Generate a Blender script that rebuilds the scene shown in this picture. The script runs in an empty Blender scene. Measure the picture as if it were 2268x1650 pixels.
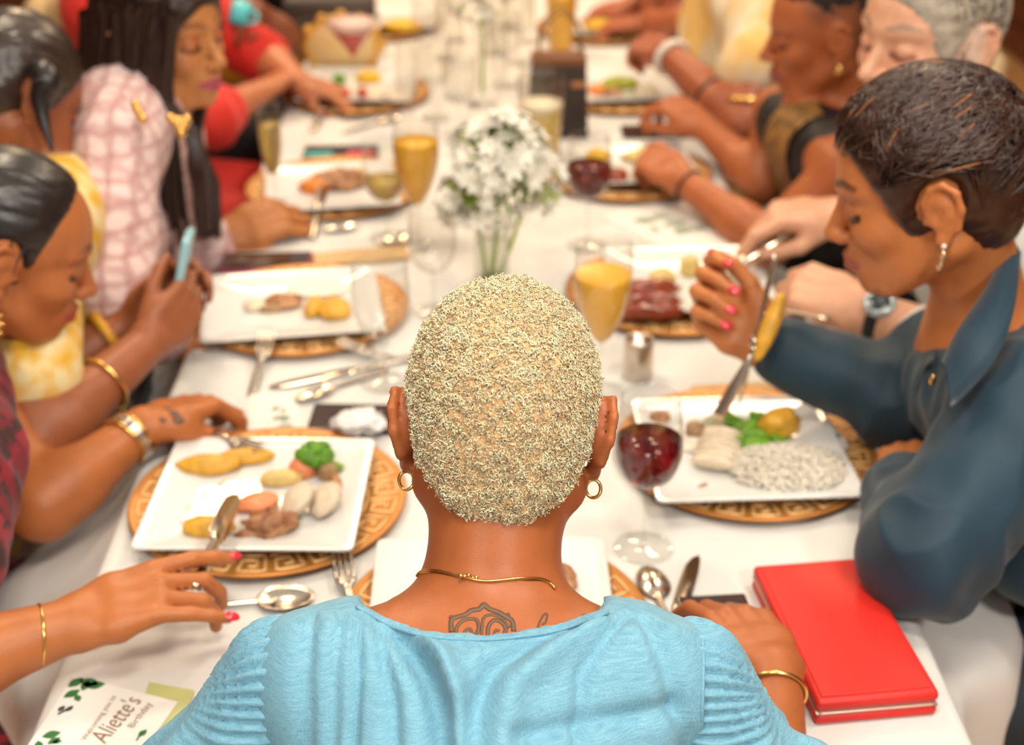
import bpy, math, random
import numpy as np
from mathutils import Vector, Matrix, noise as mnoise

# ---------------------------------------------------------------- camera, world, exposure
scene = bpy.context.scene
COL = scene.collection
FPX = 3150.0
CX, CY = 1134.0, 825.0
PITCH = math.radians(27.7)
YAW = math.radians(1.11)
CAM = np.array((0.0, 0.0, 1.687))
TZ = 0.75                      # table top height
cam_data = bpy.data.cameras.new('camera')
cam = bpy.data.objects.new('camera', cam_data)
COL.objects.link(cam)
cam.location = CAM
cam.rotation_euler = (math.pi / 2 - PITCH, 0, -YAW)
cam_data.sensor_width = 36.0
cam_data.lens = FPX / 2268.0 * 36.0
cam_data.clip_start = 0.05
cam_data.dof.use_dof = True
cam_data.dof.focus_distance = 1.12
cam_data.dof.aperture_fstop = 4.0
scene.camera = cam

world = bpy.data.worlds.new('world')
scene.world = world
world.use_nodes = True
bg = world.node_tree.nodes['Background']
bg.inputs[0].default_value = (1.0, 0.91, 0.81, 1)
bg.inputs[1].default_value = 0.40
scene.view_settings.view_transform = 'Standard'
scene.view_settings.look = 'None'
scene.view_settings.exposure = 0.44
scene.view_settings.gamma = 1.0
scene.view_settings.use_curve_mapping = False
try:
    scene.cycles.caustics_reflective = False
    scene.cycles.caustics_refractive = False
    scene.cycles.transparent_max_bounces = 12
    scene.cycles.max_bounces = 5
    scene.cycles.diffuse_bounces = 2
    scene.cycles.glossy_bounces = 2
    scene.cycles.transmission_bounces = 4
    scene.cycles.adaptive_threshold = 0.10
except Exception:
    pass

LAMPS = [  # x, y, power, radius, colour : the unseen round pendant lamps of the dining room, one added for far faces
    (0.85, 1.05, 6, 0.20, (1.0, 0.95, 0.88)),
    (-0.55, 2.3, 7.5, 0.20, (1.0, 0.84, 0.64)),
    (0.75, 2.75, 7.5, 0.20, (1.0, 0.86, 0.68)),
    (-0.75, 4.2, 17, 0.20, (1.0, 0.68, 0.38)),
    (0.75, 4.5, 17, 0.20, (1.0, 0.68, 0.38)),
    (-0.9, -0.5, 15, 0.20, (1.0, 0.96, 0.90)),
    (0.05, 0.55, 8, 0.20, (1.0, 0.93, 0.84)),  # added only to brighten the faces farther down the table
    (1.0, -0.8, 30, 0.20, (1.0, 0.975, 0.935)),
]

# ---------------------------------------------------------------- pixel helpers
_F = np.array((math.sin(YAW) * math.cos(PITCH), math.cos(YAW) * math.cos(PITCH), -math.sin(PITCH)))
_R = np.array((math.cos(YAW), -math.sin(YAW), 0.0))
_U = np.cross(_R, _F)


def J(px, py, d):
    """world point seen at pixel (px, py), d metres in front of the lens"""
    return CAM + d * (_F + _R * (px - CX) / FPX - _U * (py - CY) / FPX)


def T(px, py, z=TZ):
    """world point where the ray through the pixel meets the level plane z"""
    v = _F + _R * (px - CX) / FPX - _U * (py - CY) / FPX
    t = (z - CAM[2]) / v[2]
    return CAM + t * v


def V3(*a):
    return np.array(a, dtype=float)


def nrm(v):
    v = np.asarray(v, float)
    return v / (np.linalg.norm(v) + 1e-12)


# ---------------------------------------------------------------- materials
MATS = {}


def _nt(name):
    m = bpy.data.materials.new(name)
    m.use_nodes = True
    nt = m.node_tree
    return m, nt, nt.nodes['Principled BSDF']


def mat(name, col=(0.8, 0.8, 0.8), rough=0.5, metal=0.0, spec=0.5, var=0.0, vscale=20.0, bump=0.0, bscale=200.0,
        col2=None, detail=4.0, stretch=None, sheen=0.0, trans=0.0, ior=1.45, attr=None, sss=0.0, coat=0.0, emis=None, estr=0.0):
    """principled material, with noise that mixes col and col2 and noise relief"""
    if name in MATS:
        return MATS[name]
    m, nt, b = _nt(name)
    N, L = nt.nodes, nt.links
    b.inputs['Base Color'].default_value = (*col, 1)
    b.inputs['Roughness'].default_value = rough
    b.inputs['Metallic'].default_value = metal
    b.inputs['Specular IOR Level'].default_value = spec
    b.inputs['IOR'].default_value = ior
    if trans:
        b.inputs['Transmission Weight'].default_value = trans
    if sheen:
        b.inputs['Sheen Weight'].default_value = sheen
    if coat:
        b.inputs['Coat Weight'].default_value = coat
    if sss:
        b.inputs['Subsurface Weight'].default_value = sss
        b.inputs['Subsurface Radius'].default_value = (0.9, 0.35, 0.18)
        b.inputs['Subsurface Scale'].default_value = 0.006
    if emis:
        b.inputs['Emission Color'].default_value = (*emis, 1)
        b.inputs['Emission Strength'].default_value = estr
    tc = mp = None
    if var or bump or col2:
        tc = N.new('ShaderNodeTexCoord')
        mp = N.new('ShaderNodeMapping')
        L.new(tc.outputs['Object'], mp.inputs['Vector'])
        if stretch:
            mp.inputs['Scale'].default_value = stretch
    src = None
    if attr:
        a = N.new('ShaderNodeAttribute')
        a.attribute_name = attr
        src = a.outputs['Color']
        L.new(src, b.inputs['Base Color'])
    if var or col2:
        n = N.new('ShaderNodeTexNoise')
        n.inputs['Scale'].default_value = vscale
        n.inputs['Detail'].default_value = detail
        L.new(mp.outputs['Vector'], n.inputs['Vector'])
        mix = N.new('ShaderNodeMix')
        mix.data_type = 'RGBA'
        if col2:
            r = N.new('ShaderNodeValToRGB')
            r.color_ramp.elements[0].position = 0.38
            r.color_ramp.elements[1].position = 0.62
            L.new(n.outputs['Fac'], r.inputs['Fac'])
            L.new(r.outputs['Color'], mix.inputs['Factor'])
            mix.inputs['A'].default_value = (*col, 1)
            mix.inputs['B'].default_value = (*col2, 1)
        else:
            mix.blend_type = 'MULTIPLY'
            mix.inputs['Factor'].default_value = 1.0
            mr = N.new('ShaderNodeMapRange')
            mr.inputs['From Min'].default_value = 0.3
            mr.inputs['From Max'].default_value = 0.7
            mr.inputs['To Min'].default_value = 1 - var
            mr.inputs['To Max'].default_value = 1 + var * 0.4
            L.new(n.outputs['Fac'], mr.inputs['Value'])
            if src is not None:
                L.new(src, mix.inputs['A'])
            else:
                mix.inputs['A'].default_value = (*col, 1)
            L.new(mr.outputs['Result'], mix.inputs['B'])
        L.new(mix.outputs['Result'], b.inputs['Base Color'])
    if bump:
        n2 = N.new('ShaderNodeTexNoise')
        n2.inputs['Scale'].default_value = bscale
        n2.inputs['Detail'].default_value = 3
        L.new(mp.outputs['Vector'], n2.inputs['Vector'])
        bp = N.new('ShaderNodeBump')
        bp.inputs['Strength'].default_value = bump
        bp.inputs['Distance'].default_value = 0.002
        L.new(n2.outputs['Fac'], bp.inputs['Height'])
        L.new(bp.outputs['Normal'], b.inputs['Normal'])
    MATS[name] = m
    return m


def glass_mat(name, col=(1, 1, 1), rough=0.0, ior=1.45, thin=0.82):
    """clear glass; part of the light passes straight so the table under it stays lit"""
    if name in MATS:
        return MATS[name]
    m = bpy.data.materials.new(name)
    m.use_nodes = True
    nt = m.node_tree
    nt.nodes.clear()
    out = nt.nodes.new('ShaderNodeOutputMaterial')
    tr = nt.nodes.new('ShaderNodeBsdfTransparent')
    tr.inputs[0].default_value = (*col, 1)
    gl = nt.nodes.new('ShaderNodeBsdfGlossy')
    gl.inputs['Roughness'].default_value = 0.03
    mx = nt.nodes.new('ShaderNodeMixShader')
    lw = nt.nodes.new('ShaderNodeLayerWeight')
    lw.inputs[0].default_value = 0.5
    pw = nt.nodes.new('ShaderNodeMath')
    pw.operation = 'POWER'
    pw.inputs[1].default_value = 4.0
    mm = nt.nodes.new('ShaderNodeMath')
    mm.operation = 'MULTIPLY_ADD'
    mm.inputs[1].default_value = 0.60
    mm.inputs[2].default_value = 0.035
    nt.links.new(lw.outputs['Facing'], pw.inputs[0])
    nt.links.new(pw.outputs[0], mm.inputs[0])
    nt.links.new(mm.outputs[0], mx.inputs[0])
    nt.links.new(tr.outputs[0], mx.inputs[1])
    nt.links.new(gl.outputs[0], mx.inputs[2])
    nt.links.new(mx.outputs[0], out.inputs[0])
    MATS[name] = m
    return m


# ---------------------------------------------------------------- mesh plumbing
def mesh_np(name, V, F, smooth=True, col=None):
    """mesh from vertex array and a list/array of faces (quads array or mixed list)"""
    me = bpy.data.meshes.new(name)
    V = np.asarray(V, np.float32).reshape(-1, 3)
    if isinstance(F, np.ndarray) and F.ndim == 2:
        n, k = F.shape
        me.vertices.add(len(V))
        me.vertices.foreach_set('co', V.ravel())
        me.loops.add(n * k)
        me.loops.foreach_set('vertex_index', F.astype(np.int32).ravel())
        me.polygons.add(n)
        me.polygons.foreach_set('loop_start', np.arange(0, n * k, k, dtype=np.int32))
        me.polygons.foreach_set('loop_total', np.full(n, k, np.int32))
        me.update(calc_edges=True)
    else:
        me.from_pydata([tuple(map(float, v)) for v in V], [], [tuple(int(i) for i in f) for f in F])
        me.update()
    if smooth:
        me.polygons.foreach_set('use_smooth', np.ones(len(me.polygons), bool))
    if col is not None:
        a = me.color_attributes.new('Col', 'FLOAT_COLOR', 'POINT')
        c = np.ones((len(V), 4), np.float32)
        c[:, :3] = col
        a.data.foreach_set('color', c.ravel())
    return me


def link(name, me, m, parent=None, loc=None):
    o = bpy.data.objects.new(name, me)
    if m is not None and me is not None:
        me.materials.append(m)
    COL.objects.link(o)
    if parent is not None:
        o.parent = parent
    if loc is not None:
        o.location = loc
    return o


def obj(name, VF, m, parent=None, smooth=True, col=None):
    """link world-space geometry as one mesh object; under a parent it is stored relative to it"""
    V, F = VF
    V = np.asarray(V, float).reshape(-1, 3)
    if parent is not None:
        off = np.array(parent.location)
        p = parent.parent
        while p is not None:
            off = off + np.array(p.location)
            p = p.parent
        o = link(name, mesh_np(name, V - off, F, smooth, col), m, parent)
    else:
        c = np.array(((V[:, 0].min() + V[:, 0].max()) / 2, (V[:, 1].min() + V[:, 1].max()) / 2, V[:, 2].min()))
        o = link(name, mesh_np(name, V - c, F, smooth, col), m, None, c)
    return o


def tag(o, label=None, cat=None, group=None, kind=None):
    if label:
        o['label'] = label
    if cat:
        o['category'] = cat
    if group:
        o['group'] = group
    if kind:
        o['kind'] = kind
    return o


def thing(name, label, cat, loc, group=None):
    o = bpy.data.objects.new(name, None)
    o.empty_display_size = 0.05
    COL.objects.link(o)
    o.location = tuple(float(x) for x in loc)
    return tag(o, label, cat, group)


def join(parts):
    """concatenate (V, F) pieces; F may be arrays or lists"""
    Vs, Fs, n = [], [], 0
    for V, F in parts:
        V = np.asarray(V, float).reshape(-1, 3)
        Vs.append(V)
        for f in F:
            Fs.append(tuple(int(i) + n for i in f))
        n += len(V)
    return np.vstack(Vs), Fs


def basis(z, xhint=(1, 0, 0)):
    z = nrm(z)
    x = np.asarray(xhint, float)
    x = x - z * np.dot(x, z)
    if np.linalg.norm(x) < 1e-4:
        x = np.cross(z, (0.3, 1, 0.2))
    x = nrm(x)
    return np.stack((x, np.cross(z, x), z), axis=1)      # columns


def rotz(a):
    c, s = math.cos(a), math.sin(a)
    return np.array(((c, -s, 0), (s, c, 0), (0, 0, 1.0)))


def xf(VF, R=None, t=(0, 0, 0), s=1.0):
    V, F = VF
    V = np.asarray(V, float) * s
    if R is not None:
        V = V @ np.asarray(R).T
    return V + np.asarray(t, float), F


def box(sx, sy, sz, bev=0.0, c=(0, 0, 0)):
    """box with rounded edges: superellipse-free, three-step chamfer loft"""
    hx, hy, hz = sx / 2, sy / 2, sz / 2
    b = min(bev, hx * 0.98, hy * 0.98, hz * 0.98)
    rings = []
    if b <= 0:
        prof = [(-hz, 0.0), (hz, 0.0)]
    else:
        prof = [(-hz, b), (-hz + b * 0.3, b * 0.3), (-hz + b, 0), (hz - b, 0), (hz - b * 0.3, b * 0.3), (hz, b)]
    for z, ins in prof:
        x, y = hx - ins, hy - ins
        q = max(b - ins, 0) + 1e-4 if b > 0 else 0
        if b > 0:
            r = []
            rr = max(b, 1e-4)
            for k, (ax, ay) in enumerate(((1, 1), (-1, 1), (-1, -1), (1, -1))):
                for j in range(4):
                    a = k * math.pi / 2 + j * math.pi / 6
                    r.append((ax * (hx - rr) + (rr - ins) * math.cos(a), ay * (hy - rr) + (rr - ins) * math.sin(a), z))
        else:
            r = [(x, y, z), (-x, y, z), (-x, -y, z), (x, -y, z)]
        rings.append(r)
    n = len(rings[0])
    V = [v for r in rings for v in r]
    F = []
    for i in range(len(rings) - 1):
        for j in range(n):
            k = (j + 1) % n
            F.append((i * n + j, i * n + k, (i + 1) * n + k, (i + 1) * n + j))
    F.append(tuple(range(n))[::-1])
    F.append(tuple((len(rings) - 1) * n + j for j in range(n)))
    return np.array(V) + np.asarray(c, float), F


def prism(poly, z0, z1, bev=0.0):
    """extruded outline (list of xy), slightly chamfered"""
    P = np.array(poly, float)
    n = len(P)
    c = P.mean(0)
    lev = [(z0, bev), (z0 + bev, 0), (z1 - bev, 0), (z1, bev)] if bev > 0 else [(z0, 0), (z1, 0)]
    V, F = [], []
    for z, ins in lev:
        d = P - c
        l = np.linalg.norm(d, axis=1, keepdims=True) + 1e-9
        Q = P - d / l * ins
        V += [(x, y, z) for x, y in Q]
    for i in range(len(lev) - 1):
        for j in range(n):
            k = (j + 1) % n
            F.append((i * n + j, i * n + k, (i + 1) * n + k, (i + 1) * n + j))
    F.append(tuple(range(n))[::-1])
    F.append(tuple((len(lev) - 1) * n + j for j in range(n)))
    return np.array(V), F


def lathe(prof, n=32, c=(0, 0, 0), caps=True):
    """surface of revolution of (r, z) points"""
    V, F = [], []
    for r, z in prof:
        for j in range(n):
            a = 2 * math.pi * j / n
            V.append((r * math.cos(a), r * math.sin(a), z))
    for i in range(len(prof) - 1):
        for j in range(n):
            k = (j + 1) % n
            F.append((i * n + j, i * n + k, (i + 1) * n + k, (i + 1) * n + j))
    if caps and prof[0][0] > 1e-4:
        F.append(tuple(range(n))[::-1])
    if caps and prof[-1][0] > 1e-4:
        F.append(tuple((len(prof) - 1) * n + j for j in range(n)))
    return np.array(V) + np.asarray(c, float), F


def spline(pts, n):
    """Catmull-Rom through pts, n samples"""
    P = np.array([np.asarray(p, float) for p in pts])
    if len(P) == 2:
        t = np.linspace(0, 1, n)[:, None]
        return P[0] * (1 - t) + P[1] * t
    E = np.vstack((2 * P[0] - P[1], P, 2 * P[-1] - P[-2]))
    u = np.linspace(0, len(P) - 1, n)
    i = np.minimum(u.astype(int), len(P) - 2)
    t = (u - i)[:, None]
    a, b, c, d = E[i], E[i + 1], E[i + 2], E[i + 3]
    return 0.5 * ((2 * b) + (-a + c) * t + (2 * a - 5 * b + 4 * c - d) * t * t + (-a + 3 * b - 3 * c + d) * t ** 3)


def tube(pts, rad, sides=8, flat=1.0, ref=None, closed=False):
    """tube along pts; rad number or list; flat squashes along the binormal"""
    P = np.array([np.asarray(p, float) for p in pts])
    n = len(P)
    r = np.full(n, rad, float) if np.isscalar(rad) else np.interp(np.linspace(0, 1, n), np.linspace(0, 1, len(rad)), rad)
    tan = np.gradient(P, axis=0)
    if closed:
        tan = np.roll(P, -1, 0) - np.roll(P, 1, 0)
    tan /= np.linalg.norm(tan, axis=1, keepdims=True) + 1e-12
    u = np.asarray(ref, float) if ref is not None else np.array((0.13, 0.31, 0.94))
    if ref is None and abs(np.dot(u, tan[0])) > 0.9:
        u = np.array((0.9, 0.1, 0.2))
    V = []
    for i in range(n):
        u = u - tan[i] * np.dot(u, tan[i])
        u = nrm(u)
        w = np.cross(tan[i], u)
        for j in range(sides):
            a = 2 * math.pi * j / sides
            V.append(P[i] + r[i] * (math.cos(a) * u * flat + math.sin(a) * w))
    F = []
    m = n if closed else n - 1
    for i in range(m):
        for j in range(sides):
            k = (j + 1) % sides
            i2 = (i + 1) % n
            F.append((i * sides + j, i * sides + k, i2 * sides + k, i2 * sides + j))
    if not closed:
        F.append(tuple(range(sides))[::-1])
        F.append(tuple((n - 1) * sides + j for j in range(sides)))
    return np.array(V), F


def ball(c, r, seg=12, rings=8):
    r = np.full(3, r, float) if np.isscalar(r) else np.asarray(r, float)
    prof = [(math.sin(math.pi * i / rings), -math.cos(math.pi * i / rings)) for i in range(rings + 1)]
    prof[0] = (1e-5, -1)
    prof[-1] = (1e-5, 1)
    V, F = lathe(prof, seg)
    return V * r + np.asarray(c, float), F


def noisev(V, scale, seed=0.0):
    return np.array([mnoise.noise(Vector((v[0] * scale + seed, v[1] * scale + seed * 1.7, v[2] * scale - seed))) for v in V])


def blob(r, seed=0, amp=0.15, freq=1.6, seg=20, rings=14, flat=0.0):
    """lumpy ellipsoid centred at the origin; flat > 0 cuts a flat underside"""
    V, F = ball((0, 0, 0), 1.0, seg, rings)
    d = 1 + amp * noisev(V, freq, seed * 3.1 + 1.3) + amp * 0.45 * noisev(V, freq * 2.6, seed * 5.7 + 9.1)
    V = V * d[:, None] * np.asarray(r, float)
    if flat:
        V[:, 2] = np.maximum(V[:, 2], -r[2] * (1 - flat))
    return V, F


# ---------------------------------------------------------------- signed distance modelling
class Sdf:
    """collects rounded primitives, blends them smoothly and meshes the result with surface nets"""

    def __init__(s, h):
        s.h = h
        s.ops = []

    def cap(s, a, b, ra, rb=None, k=0.01, op='u'):
        a, b = np.asarray(a, float), np.asarray(b, float)
        rb = ra if rb is None else rb
        R = max(ra, rb)
        s.ops.append(('cap', np.minimum(a, b) - R, np.maximum(a, b) + R, (a, b, ra, rb), k, op))
        return s

    def ell(s, c, r, M=None, k=0.01, op='u'):
        c, r = np.asarray(c, float), np.asarray(r, float)
        M = np.eye(3) if M is None else np.asarray(M, float)
        ext = np.sqrt(((M * r) ** 2).sum(1))
        s.ops.append(('ell', c - ext, c + ext, (c, r, M), k, op))
        return s

    def box(s, c, r, M=None, rad=0.005, k=0.01, op='u'):
        c, r = np.asarray(c, float), np.asarray(r, float)
        M = np.eye(3) if M is None else np.asarray(M, float)
        ext = np.abs(M) @ (r + rad)
        s.ops.append(('box', c - ext, c + ext, (c, r, M, rad), k, op))
        return s

    def chain(s, pts, rad, k=0.01, op='u'):
        for i in range(len(pts) - 1):
            s.cap(pts[i], pts[i + 1], rad[i], rad[i + 1], k, op)
        return s

    def extend(s, other):
        s.ops += other.ops
        return s

    def mesh(s):
        h = s.h
        lo = np.min([o[1] for o in s.ops if o[5] == 'u'], axis=0) - 3 * h
        hi = np.max([o[2] for o in s.ops if o[5] == 'u'], axis=0) + 3 * h
        n = np.ceil((hi - lo) / h).astype(int) + 1
        f = np.full(n, 1.0, np.float32)
        for kind, blo, bhi, par, k, op in s.ops:
            m = k + 2.5 * h
            i0 = np.maximum(np.floor((blo - m - lo) / h).astype(int), 0)
            i1 = np.minimum(np.ceil((bhi + m - lo) / h).astype(int) + 1, n)
            if np.any(i1 <= i0):
                continue
            X = (lo[0] + h * np.arange(i0[0], i1[0])).astype(np.float32)[:, None, None]
            Y = (lo[1] + h * np.arange(i0[1], i1[1])).astype(np.float32)[None, :, None]
            Z = (lo[2] + h * np.arange(i0[2], i1[2])).astype(np.float32)[None, None, :]
            if kind == 'cap':
                a, b, ra, rb = par
                ba = b - a
                L = float(ba @ ba) + 1e-12
                px, py, pz = X - np.float32(a[0]), Y - np.float32(a[1]), Z - np.float32(a[2])
                t = np.clip((px * np.float32(ba[0]) + py * np.float32(ba[1]) + pz * np.float32(ba[2])) / np.float32(L), 0, 1)
                d = np.sqrt((px - t * np.float32(ba[0])) ** 2 + (py - t * np.float32(ba[1])) ** 2 + (pz - t * np.float32(ba[2])) ** 2)
                d -= np.float32(ra) + np.float32(rb - ra) * t
            else:
                c, r, M = par[:3]
                px, py, pz = X - np.float32(c[0]), Y - np.float32(c[1]), Z - np.float32(c[2])
                M = M.astype(np.float32)
                q = [px * M[0, i] + py * M[1, i] + pz * M[2, i] for i in range(3)]
                r = r.astype(np.float32)
                if kind == 'ell':
                    k0 = np.sqrt(sum((q[i] / r[i]) ** 2 for i in range(3)))
                    k1 = np.sqrt(sum((q[i] / r[i] ** 2) ** 2 for i in range(3)))
                    d = k0 * (k0 - 1) / np.maximum(k1, 1e-6)
                else:
                    e = [np.abs(q[i]) - r[i] for i in range(3)]
                    d = np.sqrt(sum(np.maximum(x, 0) ** 2 for x in e)) + np.minimum(np.maximum(np.maximum(e[0], e[1]), e[2]), 0) - np.float32(par[3])
            sl = tuple(slice(i0[i], i1[i]) for i in range(3))
            A = f[sl]
            k = np.float32(max(k, 1e-5))
            if op == 'u':
                w = np.clip(0.5 + 0.5 * (d - A) / k, 0, 1)
                f[sl] = d * (1 - w) + A * w - k * w * (1 - w)
            else:
                B = -A
                w = np.clip(0.5 + 0.5 * (d - B) / k, 0, 1)
                f[sl] = -(d * (1 - w) + B * w - k * w * (1 - w))
        return surface_nets(f, lo, h)


def surface_nets(f, lo, h):
    ins = f < 0
    c = np.zeros(tuple(np.array(f.shape) - 1), np.int8)
    cor = [(i, j, k) for i in (0, 1) for j in (0, 1) for k in (0, 1)]
    nx, ny, nz = c.shape
    for i, j, k in cor:
        c += ins[i:i + nx, j:j + ny, k:k + nz]
    cells = np.argwhere((c > 0) & (c < 8))
    idx = np.full(c.shape, -1, np.int32)
    idx[tuple(cells.T)] = np.arange(len(cells))
    vals = np.stack([f[cells[:, 0] + i, cells[:, 1] + j, cells[:, 2] + k] for i, j, k in cor], 1)
    acc = np.zeros((len(cells), 3), np.float64)
    cnt = np.zeros(len(cells))
    C = np.array(cor, float)
    for a in range(8):
        for b in range(a + 1, 8):
            if np.abs(C[a] - C[b]).sum() != 1:
                continue
            va, vb = vals[:, a], vals[:, b]
            m = (va < 0) != (vb < 0)
            t = np.where(m, va / np.where(m, va - vb, 1), 0)
            acc[m] += C[a] + t[m, None] * (C[b] - C[a])
            cnt[m] += 1
    V = lo + h * (cells + acc / np.maximum(cnt, 1)[:, None])
    quads = []
    for ax in range(3):
        s0 = [slice(1, -1)] * 3
        s1 = [slice(1, -1)] * 3
        s0[ax] = slice(0, -1)
        s1[ax] = slice(1, None)
        A, B = ins[tuple(s0)], ins[tuple(s1)]
        e = np.argwhere(A != B)
        off = np.ones(3, int)
        off[ax] = 0
        e = e + off
        flip = ins[tuple(e.T)]
        u, v = (ax + 1) % 3, (ax + 2) % 3
        q = []
        for du, dv in ((-1, -1), (0, -1), (0, 0), (-1, 0)):
            p = e.copy()
            p[:, u] += du
            p[:, v] += dv
            q.append(idx[tuple(p.T)])
        q = np.stack(q, 1)
        q[~flip] = q[~flip][:, ::-1]
        quads.append(q)
    F = np.vstack(quads)
    F = F[(F >= 0).all(1)]
    return V, F


def vnormals(V, F):
    a, b, c, d = V[F[:, 0]], V[F[:, 1]], V[F[:, 2]], V[F[:, 3]]
    fn = np.cross(c - a, d - b)
    N = np.zeros_like(V)
    for i in range(4):
        np.add.at(N, F[:, i], fn)
    return N / (np.linalg.norm(N, axis=1, keepdims=True) + 1e-12)


def vnoise(P, scale, seed=0):
    """vectorised smooth value noise in -1..1"""
    Q = np.asarray(P, float) * scale + seed * 17.31
    i = np.floor(Q).astype(np.int64)
    t = Q - i
    t = t * t * (3 - 2 * t)
    out = 0

    def hsh(a, b, c):
        n = (a * 374761393 + b * 668265263 + c * 2147483647 + seed * 974711) & 0xffffffff
        n = ((n ^ (n >> 13)) * 1274126177) & 0xffffffff
        return ((n ^ (n >> 16)) & 0xffff) / 32767.5 - 1
    for dx in (0, 1):
        for dy in (0, 1):
            for dz in (0, 1):
                w = (t[:, 0] if dx else 1 - t[:, 0]) * (t[:, 1] if dy else 1 - t[:, 1]) * (t[:, 2] if dz else 1 - t[:, 2])
                out = out + w * hsh(i[:, 0] + dx, i[:, 1] + dy, i[:, 2] + dz)
    return out


def smooth01(x, a, b):
    t = np.clip((x - a) / (b - a), 0, 1)
    return t * t * (3 - 2 * t)
# ================================================================ the room
def plane_quad(a, b, c, d):
    return np.array([a, b, c, d], float), [(0, 1, 2, 3)]


def wood_mat(name, c1, c2, axis_scale, rough=0.35):
    m, nt, b = _nt(name)
    N, L = nt.nodes, nt.links
    tc = N.new('ShaderNodeTexCoord')
    mp = N.new('ShaderNodeMapping')
    mp.inputs['Scale'].default_value = axis_scale
    nz = N.new('ShaderNodeTexNoise')
    nz.inputs['Scale'].default_value = 3.0
    nz.inputs['Detail'].default_value = 6
    rp = N.new('ShaderNodeValToRGB')
    rp.color_ramp.elements[0].color = (*c1, 1)
    rp.color_ramp.elements[1].color = (*c2, 1)
    L.new(tc.outputs['Object'], mp.inputs['Vector'])
    L.new(mp.outputs['Vector'], nz.inputs['Vector'])
    L.new(nz.outputs['Fac'], rp.inputs['Fac'])
    L.new(rp.outputs['Color'], b.inputs['Base Color'])
    b.inputs['Roughness'].default_value = rough
    MATS[name] = m
    return m


m_floor = wood_mat('warm_floor', (0.50, 0.24, 0.085), (0.62, 0.33, 0.13), (1, 1, 1), 0.45)
m_wall = wood_mat('dark_wood_panel', (0.10, 0.022, 0.008), (0.17, 0.042, 0.014), (6, 6, 0.6), 0.4)
# floor planks run along the room
o = obj('floor', box(6.4, 12.0, 0.04, 0, (0, 4.0, -0.02)), m_floor, smooth=False)
tag(o, kind='structure')
m_gap = mat('plank_gap', (0.2, 0.09, 0.03), 0.8)
for nm, x in (('wall_left', -2.28), ('wall_right', 2.36)):
    w = obj(nm, box(0.08, 11.0, 3.0, 0, (x + (0.04 if x > 0 else -0.04), 4.2, 1.5)), m_wall, smooth=False)
    tag(w, kind='structure')
    s = 1 if x < 0 else -1
    pv, pf = box(0.015, 1.0, 2.2, 0.004)
    base = link('panel', mesh_np('panel', pv, pf, False), m_wall, w, (s * 0.045, -4.6, 1.35))
    for i in range(1, 9):
        c = base.copy()
        COL.objects.link(c)
        c.parent = w
        c.location = (s * 0.045, -4.6 + i * 1.12, 1.35)
wf = obj('wall_back', box(4.7, 0.08, 3.0, 0, (0.04, 9.6, 1.5)), mat('back_wall_paint', (0.62, 0.36, 0.16), 0.7, var=0.1, vscale=4), smooth=False)
tag(wf, kind='structure')
for nm, x in (('baseboard_left', -2.265), ('baseboard_right', 2.345)):
    tag(obj(nm, box(0.03, 10.8, 0.12, 0.006, (x, 4.2, 0.06)), m_wall, smooth=False), kind='structure')

# pendant lamps over the table
m_lampshade = mat('lamp_shade_cream', (0.85, 0.7, 0.5), 0.6)
m_lampglow = mat('lamp_diffuser', (1, 0.9, 0.75), 0.5, emis=(1.0, 0.86, 0.66), estr=6.0)
m_cord = mat('lamp_cord', (0.03, 0.025, 0.02), 0.5)
lamp_words = ['above the red wallet', 'over the platter of the woman in yellow', 'over the man in white',
              'far down the row by the red dress', 'far down the row by the cream dress', 'behind the photographer by the dark wall', 'added above the bleached head to brighten the far faces', 'behind the photographer by the navy shirt']
for i, (x, y, pw, r, c) in enumerate(LAMPS):
    z = 2.55
    t = thing('pendant_lamp', 'cream drum pendant lamp ' + lamp_words[i], 'lamp', (x, y, z), 'pendant lamps over the dining table')
    obj('lamp_shade', lathe([(r + 0.012, z), (r + 0.012, z + 0.16), (0.03, z + 0.17), (0.03, z + 0.16), (r + 0.004, z + 0.15), (r + 0.004, z)], 32, (x, y, 0), False), m_lampshade, t)
    obj('diffuser', lathe([(1e-5, z + 0.02), (r, z + 0.02)], 32, (x, y, 0)), m_lampglow, t)
    obj('cord', tube([(x, y, z + 0.165), (x, y, z + 0.8)], 0.006, 6), m_cord, t)
    ld = bpy.data.lights.new('lamp_light', 'AREA')
    ld.shape = 'DISK'
    ld.size = 2 * r
    ld.energy = pw
    ld.color = c
    lo_ = bpy.data.objects.new('lamp_light', ld)
    COL.objects.link(lo_)
    lo_.parent = t
    lo_.location = (0, 0, 0.012)

# ---------------------------------------------------------------- table and cloth
m_cloth = mat('white_table_linen', (0.78, 0.75, 0.70), 0.75, var=0.05, vscale=3.0, bump=0.12, bscale=900, sheen=0.1)
TX0, TX1, TY0, TY1 = -0.440, 0.458, 0.985, 5.6
tt = thing('dining_table', 'long banquet table running away under the white cloth', 'table', ((TX0 + TX1) / 2, (TY0 + TY1) / 2, 0))
m_twood = mat('table_wood', (0.25, 0.12, 0.05), 0.5, var=0.2)
obj('tabletop', box(TX1 - TX0 - 0.02, TY1 - TY0 - 0.02, 0.03, 0.004, ((TX0 + TX1) / 2, (TY0 + TY1) / 2, TZ - 0.021)), m_twood, tt)
for x in (TX0 + 0.1, TX1 - 0.1):
    for y in (TY0 + 0.25, (TY0 + TY1) / 2, TY1 - 0.25):
        obj('leg', tube([(x, y, 0), (x, y, TZ - 0.036)], 0.025, 10), m_twood, tt)


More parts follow.
